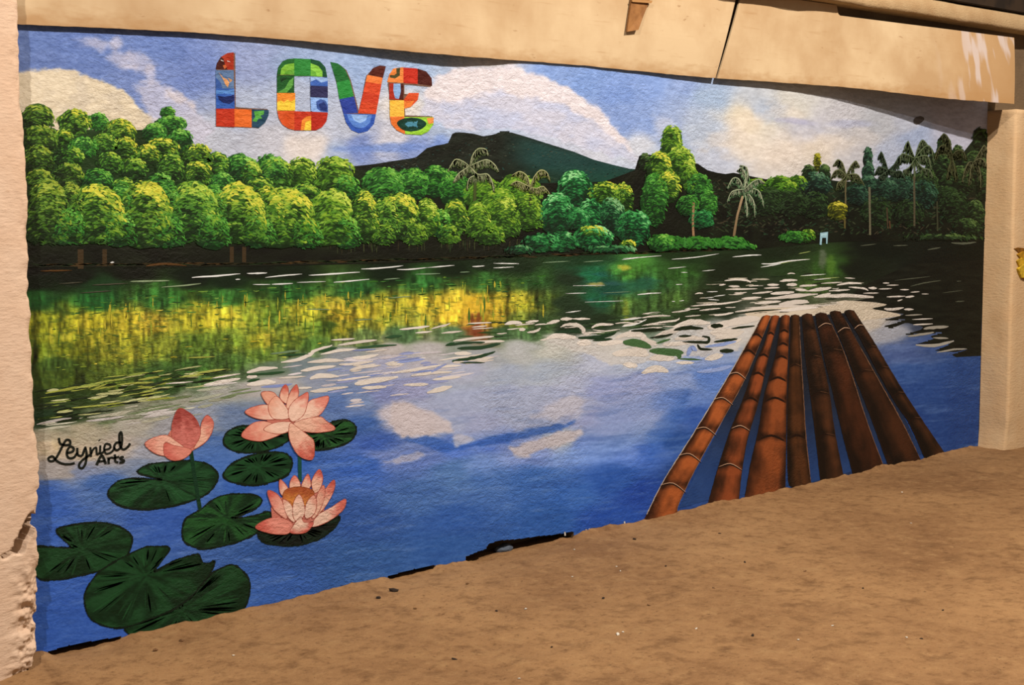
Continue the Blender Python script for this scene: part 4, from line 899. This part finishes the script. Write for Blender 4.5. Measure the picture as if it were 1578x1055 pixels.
palm(1303, 270, [[(1298, 252), (1290, 246), (1284, 254)], [(1294, 262), (1285, 264), (1279, 276)], [(1310, 256), (1318, 248), (1323, 256)], [(1312, 268), (1322, 270), (1330, 284)], [(1296, 278), (1290, 282), (1288, 292)]],
     ([(1303, 270), (1302, 296)], 2.4, (100, 90, 60)), (140, 140, 92), (76, 88, 50), .0036, .8)
palm(1368, 262, [[(1362, 244), (1357, 234), (1353, 244)], [(1358, 258), (1352, 258), (1348, 268)], [(1378, 252), (1386, 240), (1394, 248)], [(1378, 264), (1388, 264), (1394, 276)], [(1360, 268), (1354, 272)]],
     None, (88, 104, 74), (56, 76, 54), .0035, .85)
palm(1409, 244, [[(1402, 226), (1398, 218), (1392, 232)], [(1396, 238), (1388, 238), (1386, 252)], [(1415, 224), (1422, 216), (1432, 228)], [(1424, 226), (1434, 228), (1438, 250)], [(1420, 240), (1430, 242), (1434, 262)], [(1400, 258), (1392, 262)], [(1420, 258), (1432, 262), (1436, 274)]],
     ([(1409, 246), (1408, 284)], 2.6, (92, 98, 66)), (128, 140, 96), (70, 88, 50), .0036, .95)
palm(1466, 240, [[(1456, 224), (1446, 228), (1440, 246)], [(1462, 216), (1454, 206), (1448, 212)], [(1474, 232), (1484, 234), (1488, 246)], [(1462, 258), (1458, 275)], [(1470, 258), (1472, 278)]],
     None, (100, 100, 62), (64, 64, 34), .0037, .95)
palm(1499, 250, [[(1492, 250), (1486, 262), (1482, 280)], [(1496, 256), (1494, 270), (1492, 284)], [(1506, 254), (1510, 268), (1510, 290)], [(1510, 232), (1516, 224), (1520, 232)], [(1508, 244), (1516, 248), (1520, 258)]],
     None, (128, 124, 84), (70, 72, 42), .0038, .9)
# little pale blue chair-like sign on the shore
sg = PM()
sg.fill([(1263, 358), (1275, 357), (1274, 376), (1272, 376), (1272, 366), (1266, 366), (1265, 377), (1262, 377)], (150, 182, 186), .0045, 1.5)
sg.fill([(1264, 359.5), (1273, 359), (1273, 363), (1264, 363.5)], (176, 206, 208), .0046, 1.5)
sg.build('shore_sign')

# ------------------------------------------------------------------ LOVE lettering, patch by patch
def scal(txt, ox, oy, sc): return [(ox + float(a.split(',')[0]) / sc, oy + float(a.split(',')[1]) / sc) for a in txt.split()]
def letter(outline, patches, label):
    ol = scal(outline, 300, 50, 3.757); mx_ = sum(p[0] for p in ol) / len(ol); my_ = sum(p[1] for p in ol) / len(ol)
    P = PM(); P.fill([(p[0] - 1.7 * np.sign(p[0] - mx_), p[1] - 1.7 * np.sign(p[1] - my_)) for p in ol], (120, 84, 66), .0012, 1.5); o = P.build('letter')
    o['label'] = label
    for i, (txt, c, *e) in enumerate(patches):
        Q = PM(); poly = scal(txt, 300, 50, 3.757)
        if e and e[0] == 's': poly = catmull(poly, True, 4)
        c = np.array(c, float)
        Q.fill(poly, lambda X, Y: c + (fbm(X * .15, Y * .3, 3) - .5)[:, None] * 34, .0014 + .00008 * i, 1.2, 4)
        Q.build('colour_patch', o)
letter('118,215 125,178 150,140 190,116 227,113 230,441 428,448 425,482 405,522 370,552 121,547', [
 ('120,215 127,180 150,142 190,118 225,115 225,216', (166, 48, 26)), ('120,215 127,180 150,142 165,150 175,190 190,216', (66, 20, 14)),
 ('148,158 160,160 168,168 155,167', (236, 226, 216)), ('186,163 200,166 206,172 190,171', (236, 226, 216)), ('160,190 175,186 185,200 172,212', (200, 96, 46)),
 ('120,218 225,218 227,325 121,325', (92, 116, 150)), ('120,260 150,290 160,325 121,325', (52, 84, 146)), ('135,228 165,262 185,270 200,290 190,318 175,300 165,275', (220, 152, 96)), ('190,262 218,275 205,290', (196, 140, 90)),
 ('121,325 228,325 230,441 122,441', (46, 86, 160)), ('121,335 228,330 228,360 170,352 122,358', (84, 130, 190)), ('130,366 170,372 226,362 228,395 200,414 165,408 140,390', (18, 32, 84)),
 ('122,441 228,441 229,548 122,545', (192, 52, 28)), ('228,442 328,444 328,550 229,548', (228, 104, 38)), ('328,444 428,449 425,482 405,522 370,552 328,550', (34, 68, 88)),
 ('340,455 400,452 398,475 378,480 390,500 368,498 355,518 330,512 348,490', (86, 160, 62))], 'painted capital L in red, orange, blue and green patches')
letter('474,250 480,205 505,168 545,150 690,152 735,172 762,215 768,300 770,470 760,515 735,548 700,566 560,565 520,548 490,512 476,460 474,250 567,246 567,466 679,466 679,246 567,246', [
 ('475,245 482,202 508,166 545,151 575,150 575,245', (30, 92, 36)), ('495,245 500,210 525,185 575,178 575,245', (124, 178, 54)), ('515,245 525,225 575,212 575,245', (92, 150, 44)),
 ('575,150 670,152 670,252 575,252', (42, 124, 48)), ('670,153 722,165 755,200 766,258 670,255', (20, 74, 42)), ('670,178 715,195 738,225 738,257 670,255', (136, 194, 66)), ('670,215 700,230 705,256 670,255', (98, 160, 50)),
 ('475,247 575,247 575,350 475,350', (26, 82, 32)), ('475,348 520,325 545,280 570,262 566,310 530,348', (92, 156, 64)), ('490,262 540,258 500,290', (16, 54, 24)),
 ('475,350 580,350 580,452 475,452', (236, 136, 44)), ('475,405 495,392 515,405 535,388 555,400 580,385 580,452 476,452', (246, 198, 60)),
 ('476,454 575,454 575,564 540,556 505,532 484,495', (214, 82, 34)), ('575,455 672,457 672,566 575,566', (194, 52, 28)), ('612,566 618,510 640,488 672,482 672,566', (236, 132, 44)), ('632,566 640,515 672,508 672,566', (246, 196, 58)),
 ('672,458 770,463 760,515 735,548 700,566 672,566', (184, 42, 26)),
 ('668,255 767,260 768,312 668,308', (58, 94, 168)), ('668,255 767,262 767,280 730,290 700,272 668,285', (150, 176, 216)), ('668,308 768,312 768,378 668,375', (42, 40, 76)), ('668,375 768,378 770,463 672,458', (146, 178, 228)),
 ('700,400 725,385 755,395 768,420 768,462 730,460 705,440', (60, 86, 150)), ('715,415 745,400 765,430 760,455 725,450', (30, 48, 106))], 'painted capital O in green, blue, red and yellow patches')
letter('783,168 830,178 872,212 897,270 945,468 998,245 1010,232 1040,200 1080,188 1106,192 1048,472 1035,530 1000,572 950,584 905,566 872,520 835,385', [
 ('784,170 830,180 870,214 896,272 820,290', (28, 96, 40)), ('820,290 896,272 921,370 836,386', (42, 134, 54)), ('836,386 921,370 945,467 860,470', (40, 60, 142)),
 ('860,470 1048,472 1036,530 1000,571 950,583 906,565 875,522', (48, 84, 168)), ('880,472 1025,473 1015,520 985,548 950,555 915,540 890,505', (90, 130, 200)), ('905,475 1000,476 990,510 955,525 920,508', (150, 182, 226)),
 ('945,468 998,246 1087,262 1048,472', (212, 70, 36)), ('998,246 1087,262 1080,300 988,285', (238, 122, 56)), ('975,345 1068,360 1060,410 962,400', (200, 58, 30)),
 ('1005,242 1030,206 1070,191 1106,192 1088,263', (84, 30, 20))], 'painted capital V with green, blue and red arms')
letter('1110,290 1125,240 1150,205 1205,200 1290,207 1340,224 1370,262 1374,310 1207,294 1207,352 1297,350 1290,390 1250,432 1210,442 1212,490 1382,490 1380,532 1352,572 1310,594 1215,590 1165,566 1132,525 1124,400', [
 ('1112,290 1126,242 1150,207 1207,201 1208,292', (236, 132, 62)), ('1128,245 1150,248 1168,238 1165,205 1188,203 1186,250 1160,266 1130,262', (70, 66, 34)),
 ('1207,203 1290,208 1290,298 1207,293', (196, 46, 28)), ('1290,209 1340,226 1370,264 1374,309 1290,298', (76, 26, 18)),
 ('1125,293 1207,294 1207,392 1125,390', (172, 44, 28)), ('1150,296 1190,296 1194,340 1180,385 1158,380 1148,335', (138, 168, 208)), ('1190,296 1207,296 1207,392 1182,388 1192,340', (78, 28, 20)),
 ('1205,394 1238,350 1297,350 1290,390 1250,431 1210,441', (216, 76, 34)), ('1205,394 1240,398 1270,392 1250,431 1210,441', (232, 120, 50)),
 ('1127,392 1210,392 1212,487 1128,487', (246, 184, 66)), ('1128,487 1212,487 1216,588 1168,566 1136,528', (234, 116, 48)),
 ('1212,490 1382,490 1380,532 1352,572 1310,593 1216,588', (156, 206, 56)), ('1340,492 1382,491 1380,528 1352,530', (240, 146, 70)),
 ('1168,525 1200,500 1255,492 1310,502 1340,530 1305,562 1250,574 1200,562', (14, 56, 42), 's'), ('1212,530 1235,515 1265,520 1290,512 1284,532 1290,550 1262,542 1235,548', (74, 134, 152))], 'painted capital E with an eye shape in its foot')

# ------------------------------------------------------------------ lily pads
def pad(txt, ox, oy, sc, d, centre, light=(40, 96, 48), dark=(18, 50, 24), smooth_=True, rays=60):
    poly = scal(txt, ox, oy, sc)
    pl = catmull(poly, True, 4) if smooth_ else poly
    xs = [p[0] for p in poly]; ys = [p[1] for p in poly]
    cx, cy = ox + centre[0] / sc, oy + centre[1] / sc
    P = PM()
    def colf(X, Y):
        a = np.arctan2((Y - cy) * 1.7, X - cx)
        t = fbm(a * 4.2 + 50, np.hypot(X - cx, (Y - cy) * 1.7) * .02, 3)
        t = smooth(.34, .64, t)[:, None]
        return np.array(dark) * .85 * (1 - t) + np.array(light) * .72 * t + (fbm(X * .2, Y * .3, 2) - .5)[:, None] * 14
    P.fill(pl, colf, d, 1.6, 4)
    n = len(pl)
    for i in range(rays):
        q = pl[random.randrange(n)]; t0, t1 = random.uniform(.25, .5), random.uniform(.75, .94)
        x0, y0, x1, y1 = cx + (q[0] - cx) * t0, cy + (q[1] - cy) * t0, cx + (q[0] - cx) * t1, cy + (q[1] - cy) * t1
        sp_ = inside_spans(pl, (y0 + y1) / 2); xm = (x0 + x1) / 2
        if not any(sp_[k] < xm < sp_[k + 1] for k in range(0, len(sp_) - 1, 2)): continue
        P.ribbon([(x0, y0), (x1, y1)], random.uniform(1.4, 3.4), random.choice([tuple(np.array(light) * .62), tuple(np.array(light) * .8), tuple(np.array(light) * .7), dark, tuple(np.array(dark) * .8), tuple(np.array(dark) * .9)]), d + .0001)
    for i in range(0, n):
        a, b = pl[i], pl[(i + 1) % n]
        P.ribbon([a, b], random.uniform(1.6, 3.8), (12, 28, 15), d + .00015, taper=False, jag=.5)
    return P.build('lily_pad')
C3 = (150, 570, 3.507); C0 = (0, 760, 3.577)
pad('215,550 250,520 300,505 400,495 490,488 590,505 640,545 652,580 620,640 550,690 400,735 250,752 130,735 65,690 60,650 90,615 130,592 200,583 270,588 350,592 270,572', *C3, .0014, (350, 592), (46, 104, 54))
pad('680,380 700,335 760,305 830,300 920,310 1010,325 1030,350 1030,380 960,420 850,445 750,440 695,412', *C3, .0014, (860, 360))
pad('1120,345 1190,325 1250,288 1320,268 1380,285 1398,325 1370,380 1290,415 1200,432 1150,420', *C3, .0014, (1220, 350), (52, 116, 52))
pad('680,560 720,510 800,470 900,445 1000,445 1045,475 1050,520 1020,570 920,610 830,622 730,605 690,585', *C3, .0014, (870, 520), (42, 98, 50))
pad('458,860 480,800 560,750 640,690 740,668 850,675 888,700 870,735 820,765 740,800 850,785 925,763 935,800 880,865 780,920 650,955 560,965 480,935 460,900', *C3, .0015, (700, 800), (50, 112, 50))
pad('870,880 950,885 1100,870 1200,830 1305,788 1280,850 1200,910 1080,945 940,940 885,920', *C3, .0016, (1080, 850), (24, 50, 30), (12, 24, 16))
pad('195,300 300,296 388,296 340,245 310,205 340,185 450,165 560,160 650,180 725,235 705,330 640,390 530,430 420,455 300,475 200,455', *C0, .0014, (450, 300), (40, 92, 46), (18, 48, 22))
pad('690,735 800,700 950,640 1060,560 1150,455 1200,420 1280,392 1340,430 1375,490 1365,590 1320,660 1230,710 1050,755 900,790 760,800 710,775', *C0, .0014, (1000, 640), (40, 92, 46), (18, 48, 22))
pad('560,420 640,370 720,330 800,295 870,292 935,300 890,370 848,432 960,370 1040,345 1095,335 1112,378 1150,385 1182,372 1150,450 1060,560 950,640 800,700 700,735 600,735 500,690 465,600 475,530 520,460', *C0, .0017, (800, 450), (40, 92, 46), (18, 48, 22))

# ------------------------------------------------------------------ lotus flowers
def lotus(petals, base, stem, centre, d, label):
    P = PM()
    P.fill(catmull(scal(base, *C3), True, 3), (206, 116, 96), d, 1.5)
    o = P.build('lotus_flower'); o['label'] = label
    if stem:
        Q = PM(); Q.ribbon(scal(stem[0], *C3), stem[1] / 3.507, stem[2], d - .0004, taper=False, jag=.3); Q.build('stem', o)
    cx, cy = C3[0] + centre[0] / C3[2], C3[1] + centre[1] / C3[2]
    for i, (txt, inn, tip, *e) in enumerate(petals):
        poly = scal(txt, *C3); pl = catmull(poly, True, 5); dd = d + .0002 + .0002 * i
        ds = [math.hypot(x - cx, y - cy) for x, y in poly]; r0, r1 = min(ds), max(ds)
        Q = PM(); inn = np.array(inn, float); tip = np.array(tip, float)
        tx, ty = poly[ds.index(r1)]
        ang = math.atan2(ty - cy, tx - cx)
        def colf(X, Y):
            t = np.clip((np.hypot(X - cx, Y - cy) - r0) / max(r1 - r0, 1), 0, 1)
            t = smooth(.35, 1.0, t + (fbm(X * .16, Y * .16, 3) - .5) * .5)[:, None]
            u = (X - cx) * math.cos(ang) + (Y - cy) * math.sin(ang); v = -(X - cx) * math.sin(ang) + (Y - cy) * math.cos(ang)
            s_ = (fbm(v * .5 + 40, u * .05 + 9, 2) - .5)[:, None] * 26
            return inn * (1 - t) + tip * t + s_
        Q.fill(pl, colf, dd, 1.2, 3)
        oc = (176, 84, 66) if not e else e[0]
        for k in range(len(pl)):
            Q.ribbon([pl[k], pl[(k + 1) % len(pl)]], random.uniform(.5, 1.2), oc, dd + .0001, taper=False)
        Q.build('petal', o)
PK, PL2 = (238, 178, 148), (243, 194, 166)
lotus([('590,243 560,290 552,360 520,425 580,390 615,340 626,280', (240, 176, 146), (208, 104, 86)),
       ('445,205 415,245 400,310 405,370 440,410 490,425 530,400 555,345 545,290 510,240', (208, 112, 98), (150, 56, 48)),
       ('255,395 300,365 370,350 420,380 470,425 400,455 340,460 280,430', (242, 178, 150), (226, 138, 114)),
       ('365,390 410,405 505,430 470,475 410,488 365,465 355,425', (226, 134, 112), (204, 96, 80))],
      '420,300 540,330 540,410 470,450 360,420', ('505,435 522,560 540,670 555,755', 20, (18, 52, 30)), (490, 430), .0024, 'painted pink lotus bud opening on a dark stem')
lotus([('885,120 950,120 985,170 1025,245 950,210 905,170', PK, (226, 150, 120)), ('995,100 1015,78 1030,105 1025,180 985,150', PK, (196, 80, 64)), ('1075,78 1085,130 1065,200 1028,232 1020,180 1045,110', PK, (206, 96, 78)),
       ('795,225 850,195 930,190 1035,250 930,268 850,258', PL2, (220, 124, 100)), ('920,195 960,140 1000,175 1042,252 950,262', PL2, (232, 160, 130)),
       ('1245,140 1240,180 1200,240 1130,275 1062,282 1110,240 1140,170 1190,150', PL2, (222, 116, 96)), ('1030,212 1060,165 1110,130 1135,120 1136,165 1112,240 1060,277 1035,262', PL2, (216, 110, 92)),
       ('775,355 830,290 890,275 950,290 1005,330 930,370 860,383', (236, 164, 136), (220, 120, 98)), ('895,322 950,285 1042,280 1048,318 980,345', PL2, PK),
       ('1058,285 1190,250 1235,275 1277,305 1270,325 1180,337 1100,325', PK, (222, 132, 108)), ('1040,285 1080,310 1140,355 1168,390 1160,480 1090,465 1045,400 1030,340', (240, 180, 150), (204, 92, 74))],
      '930,200 1130,190 1180,270 1060,340 930,300', ('1092,465 1094,600', 20, (24, 74, 62)), (1045, 272), .0026, 'painted wide open pink lotus above two lily pads')
lotus([('985,590 1030,640 1022,690 985,660', PK, (216, 112, 92)), ('1065,568 1095,615 1082,650 1040,642 1040,600', PK, (222, 116, 96)), ('1135,560 1152,620 1130,642 1100,625', PK, (222, 116, 96)), ('1195,535 1216,580 1202,640 1170,662 1155,600', PK, (212, 96, 80)),
       ('1000,690 1012,648 1070,630 1130,635 1168,660 1150,725 1080,755 1020,725', (214, 128, 60), (168, 78, 40), (150, 74, 36)),
       ('1275,592 1278,640 1240,720 1180,792 1215,720 1225,650', PK, (206, 92, 76)), ('1220,620 1226,680 1192,770 1158,802 1170,740 1190,660', PK, (220, 130, 106)),
       ('918,650 970,670 1000,720 1022,802 960,762 930,710', (238, 166, 140), (202, 84, 70)), ('998,700 1040,720 1062,780 1060,822 1020,782', PL2, (232, 160, 134)), ('1165,675 1182,710 1172,770 1130,802 1115,770 1130,710', PL2, (228, 150, 124)),
       ('1085,670 1110,710 1117,770 1085,822 1055,792 1055,720', PL2, (236, 170, 146)), ('1335,695 1330,745 1270,800 1200,836 1153,842 1190,780 1260,740', PL2, (216, 104, 86)),
       ('850,845 910,805 985,795 1052,830 1030,880 960,885 890,870', (232, 140, 118), (206, 92, 76)), ('1095,790 1112,820 1162,820 1150,850 1110,880 1038,876 1060,830', PL2, (208, 96, 80))],
      '960,700 1220,660 1200,800 1080,870 960,840', None, (1070, 800), .0028, 'painted pink lotus with orange stamens low on the water')

# ------------------------------------------------------------------ bamboo raft
C7 = (960, 440, 2.931)
POLES = [
 ('628,138 500,362 400,530 300,692 180,882 105,1032', '668,135 560,400 470,570 385,720 310,860 252,985 245,1022', '225:b 300:b 405:w 520:w 655:w 775:w 910:w', (158, 80, 38), (52, 26, 14)),
 ('668,137 640,250 600,340 545,500 480,660 425,830 388,962', '706,137 662,300 612,520 560,700 535,850 524,957', '215:b 315:b 400:b 515:b 645:w 820:w', (132, 64, 32), (40, 22, 12)),
 ('712,137 690,300 640,480 610,650 575,800 550,945', '752,133 746,300 739,500 736,700 732,914', '205:b 265:b 325:b 425:b 520:b 695:b', (132, 66, 32), (42, 22, 12)),
 ('757,134 752,300 742,500 740,700 745,880 766,908', '795,134 802,300 815,500 826,680 848,886', '360:t 685:b', (78, 44, 22), (28, 18, 10)),
 ('806,133 820,300 845,500 870,700 890,888', '852,125 890,290 930,480 952,640 990,835', '195:b 325:t 490:t 680:t', (78, 44, 24), (30, 19, 11)),
 ('866,128 900,290 945,480 985,650 1032,835', '915,122 985,270 1042,430 1100,610 1172,803', '180:w 300:t', (74, 38, 20), (32, 19, 11)),
 ('930,118 985,250 1050,420 1112,580 1190,795', '980,115 1100,330 1190,490 1262,620 1332,762', '200:w 395:t', (68, 37, 20), (29, 18, 11)),
 ('995,115 1060,220 1150,390 1230,530 1290,620 1352,758', '1040,110 1130,250 1230,420 1332,580 1442,742', '185:w 280:t 375:t 490:t 605:t', (70, 40, 22), (26, 17, 11))]
def along(pts, y):
    return np.interp(y, [p[1] for p in pts], [p[0] for p in pts])
# dark water between the poles
G = PM(); G.fill(scal('668,140 806,140 1035,120 1352,758 1030,840 765,910 390,965 250,1005 470,570', *C7), lambda X, Y: np.array([32, 34, 40]) + smooth(560, 760, Y)[:, None] * np.array([8, 34, 78]) + (fbm(X * .1, Y * .05, 3) - .5)[:, None] * 16, .0011)
G.build('raft_water')
for i, (lt, rt, nodes_, c1, c0) in enumerate(POLES):
    l = catmull(scal(lt, *C7), False, 4); r = catmull(scal(rt, *C7), False, 4)
    for e_ in (l, r):          # run on down to the floor line
        (xa, ya), (xb, yb) = e_[-4], e_[-1]; q_ = 9.0 / max(yb - ya, 1)
        e_.append((xb + (xb - xa) * q_, yb + 9.0))
    ytop = (l[0][1] + r[0][1]) / 2; c1 = np.array(c1, float); c0 = np.array(c0, float)
    poly = l + r[::-1]
    poly = poly + [((l[0][0] + r[0][0]) / 2, ytop - 1.6)]
    nl = [(C7[1] + float(q.split(':')[0]) / C7[2], q.split(':')[1]) for q in nodes_.split()]
    P = PM(); d = .0016 + .0003 * i
    ny = np.array([q[0] for q in nl])
    def colf(X, Y):
        xl = along(l, Y); xr = along(r, Y); t = np.clip((X - xl) / np.maximum(xr - xl, 1), 0, 1)
        prof = np.clip(1.25 - np.abs(t - .58) ** 1.6 * 3.4, 0, 1.1)
        if i > 3: prof = np.clip(.95 - np.abs(t - .72) ** 1.3 * 2.3, 0, 1)
        g = fbm(t * 6 + i * 7, Y * .012, 3) - .5
        k = prof + g * .7 + (fbm(X * .06 + 11 * i, Y * .035, 4) - .5) * 1.3
        # each joint: darker just above the ring, lighter below
        for q in ny:
            e = Y - q
            k = k - .55 * np.exp(-((e + 5) / 6) ** 2) + .22 * np.exp(-((e - 6) / 6) ** 2)
        k = np.clip(k, 0, 1.2)[:, None]
        return c0 * (1 - k) + c1 * k
    P.fill(poly, colf, d, 1.6, 2.2)
    P.ribbon([(x + .4, y) for x, y in l[1:-1]], 1.2, (40, 24, 14) if i else (190, 170, 150), d + .0001, taper=False, jag=.3)
    P.ribbon([(x - .3, y) for x, y in r[1:]], 1.0, (136, 94, 66) if i in (0, 3, 5, 6) else (58, 34, 20), d + .0001, jag=.3)
    o = P.build('bamboo_pole')
    for yq, kd in nl:
        xl, xr = along(l, yq), along(r, yq); wv = xr - xl; tilt = {0: .45, 1: .2, 2: .05, 3: -.05, 4: -.25, 5: -.35, 6: -.45, 7: -.5}[i]
        Q = PM(); bow = wv * .16
        pts = [(xl + 1, yq - tilt * wv * .25 + 1), (xl + wv * .5, yq - bow), (xr - 1, yq + tilt * wv * .35 + 1)]
        cc = {'w': (206, 160, 126), 'b': (38, 20, 12), 't': (92, 58, 36)}[kd]
        Q.ribbon([(x, y + 1.6) for x, y in pts], 2.2, (36, 19, 11), d + .00012)
        Q.ribbon(pts[1:] if kd == 't' else pts, 1.05 if kd != 'b' else 1.8, cc, d + .00018)
        Q.build('joint_ring', o)

# ------------------------------------------------------------------ signature
S = PM()
SIG = ['9 340,655 348,688 380,697 405,690 402,670 382,668 362,700 338,748 312,785 286,788 280,772 304,762 330,790 370,806 408,806 432,800',
 '9 385,742 418,735 426,716 406,705 386,735 394,768 424,770 446,742', '9 446,712 450,752 474,756 490,715', '9 492,705 500,745 495,800 476,830 456,820 470,790 520,752',
 '8 522,708 526,765', '8 526,750 538,722 556,712 560,750 576,742', '8 580,698 580,744 600,735', '9 573,666 577,670', '8 600,725 634,716 636,696 612,690 602,720 614,746 646,736 664,708',
 '9 702,682 672,684 660,708 674,726 700,706 706,655 700,622 690,640 694,698 714,722 740,706 752,686',
 '10 558,812 588,756 612,806', '8 570,792 606,787', '9 626,768 629,806', '8 627,784 636,772 652,768', '9 664,750 667,790 684,796', '8 650,772 690,764', '9 716,764 697,769 698,779 716,785 712,796 690,798']
for q in SIG:
    a = q.split(); S.ribbon(scal(' '.join(a[1:]), 0, 500, 3.757), float(a[0]) * 1.5 / 3.757, (22, 26, 18), .0016, taper=False, n=6, jag=.12)
so = S.build('signature'); so['label'] = 'handwritten dark signature reading Leynied Arts'

# chips and gaps where the paint has broken off along the foot of the wall
for x, y in [(903, 818), (908, 817), (870, 822), (962, 806)]:
    chp = PM(); chp.ribbon([(x, y - 3), (x + .6, y + 3)], 2.2, (222, 206, 190), .0016, taper=False); chp.build('white_drip')
chp = PM(); chp.ribbon([(1222, 745), (1236, 743), (1246, 740)], 3, (226, 212, 196), .0016, jag=.6); chp.build('white_drip')

# small hook like nub on the wall by the right trees
nub = PM(); nub.fill(catmull([(1407, 186), (1412, 180), (1421, 179), (1424, 184), (1418, 190), (1410, 192)], True, 3), (92, 82, 76), .0012, 1.5); nub.build('dark_smudge')

# ------------------------------------------------------------------ yellow flower painted on the right pier front
ypx = [([(1562, 383), (1568, 381), (1590, 384), (1592, 392), (1572, 392)], (150, 92, 24)), ([(1566, 392), (1574, 387), (1592, 388), (1594, 400), (1574, 402)], (214, 150, 34)), ([(1565, 402), (1572, 397), (1592, 398), (1594, 412), (1570, 412)], (232, 176, 44)), ([(1566, 414), (1575, 406), (1594, 408), (1594, 424), (1572, 428)], (240, 190, 52)), ([(1574, 428), (1582, 420), (1594, 424), (1592, 434)], (196, 130, 30))]
yf = None
for i, (pts, c) in enumerate(ypx):
    x, z = unproj([p[0] for p in pts], [p[1] for p in pts], -RD)
    cx_, cz_ = x.mean(), z.mean()
    bm = bmesh.new()
    f = [bm.verts.new((a, -RD - .006 - .003 * i, b)) for a, b in zip(x, z)]; g = [bm.verts.new((a, -RD + .004, b)) for a, b in zip(x, z)]
    bm.faces.new(f); bm.faces.new(g[::-1])
    for k in range(len(f)): bm.faces.new((f[k], g[k], g[(k + 1) % len(f)], f[(k + 1) % len(f)]))
    bmesh.ops.recalc_face_normals(bm, faces=bm.faces)
    bmesh.ops.bevel(bm, geom=list(bm.edges), offset=.002, segments=1, affect='EDGES')
    o = bm_obj('yellow_flower' if yf is None else 'petal', bm, mat_plain('flower_yellow_%d' % i, c, tuple(np.array(c) * .8), .6, 40), yf)
    if yf is None: yf = tag(o, 'orange yellow petals on the outer face of the far pier', 'flower')

# ------------------------------------------------------------------ bits of debris on the floor
def on_floor(px, py):
    a = (px - IW / 2) / FPX; b = (IH / 2 - py) / FPX; d = F_ + a * R_ + b * U_
    t = -CAM[2] / d[2]; return CAM[0] + t * d[0], CAM[1] + t * d[1]
CHIPS = {'dark': mat_plain('dark_chip', (52, 38, 28)), 'white': mat_plain('white_chip', (232, 214, 190)), 'brown': mat_plain('brown_chip', (128, 88, 54))}
def chip_mesh(seed):
    r = random.Random(seed); bm = bmesh.new()
    bmesh.ops.create_icosphere(bm, subdivisions=1, radius=1.0)
    for v in bm.verts:
        v.co *= r.uniform(.7, 1.2); v.co.z *= .5
    me = bpy.data.meshes.new('debris'); bm.to_mesh(me); bm.free(); return me
SPOTS = [('dark', 978, 829, .010), ('dark', 607, 909, .017), ('dark', 583, 919, .014), ('dark', 1109, 821, .007), ('dark', 1026, 870, .006), ('dark', 1148, 865, .006), ('dark', 930, 919, .008), ('dark', 850, 995, .007), ('dark', 1160, 977, .008), ('dark', 1453, 940, .007), ('dark', 1330, 905, .006), ('dark', 765, 940, .006), ('dark', 700, 1015, .008), ('dark', 1420, 985, .006),
         ('white', 885, 847, .006), ('white', 950, 871, .006), ('white', 956, 878, .005), ('white', 882, 887, .005), ('white', 810, 938, .009), ('white', 952, 976, .010), ('white', 960, 972, .006), ('white', 1073, 966, .006), ('white', 1283, 965, .006), ('white', 1230, 987, .006), ('white', 1397, 983, .005), ('white', 1390, 757, .006), ('white', 1404, 805, .005), ('white', 360, 1008, .005), ('white', 800, 1043, .006),
         ('brown', 640, 935, .008), ('brown', 720, 900, .008), ('brown', 1000, 930, .007), ('brown', 240, 1000, .012), ('brown', 280, 985, .010), ('brown', 1100, 905, .007), ('brown', 1240, 880, .007)]
LAB = {'dark': 'tiny dark crumb lying on the bare brown floor', 'white': 'tiny white paint flake lying on the bare brown floor', 'brown': 'small brown clod lying on the bare brown floor'}
for i, (kd, px, py, s) in enumerate(SPOTS):
    x, y = on_floor(px, py)
    gi = int(np.clip(np.searchsorted(fx, x), 0, len(fx) - 1)); gj = int(np.clip(np.searchsorted(fy, y), 0, len(fy) - 1))
    o = link({'dark': 'dirt_crumb', 'white': 'paint_flake', 'brown': 'clod'}[kd], chip_mesh(i), CHIPS[kd])
    o.location = (x, y, float(FZ[gj, gi]) + s * .3); o.rotation_euler = (random.uniform(-.3, .3), random.uniform(-.3, .3), random.uniform(0, 6)); o.scale = (s * random.uniform(1, 1.6), s * .8, s)
    own = {(607, 909): 'largest dark crumb on the floor, in front of the lotus flowers', (978, 829): 'flat dark chip on the floor just before the foot of the first bamboo pole', (810, 938): 'wide white paint flake lying in front of the dark gap at the wall foot'}.get((px, py))
    tag(o, own or LAB[kd], 'debris', {'dark': 'dark crumbs on the floor', 'white': 'white flakes on the floor', 'brown': 'clods on the floor'}[kd])
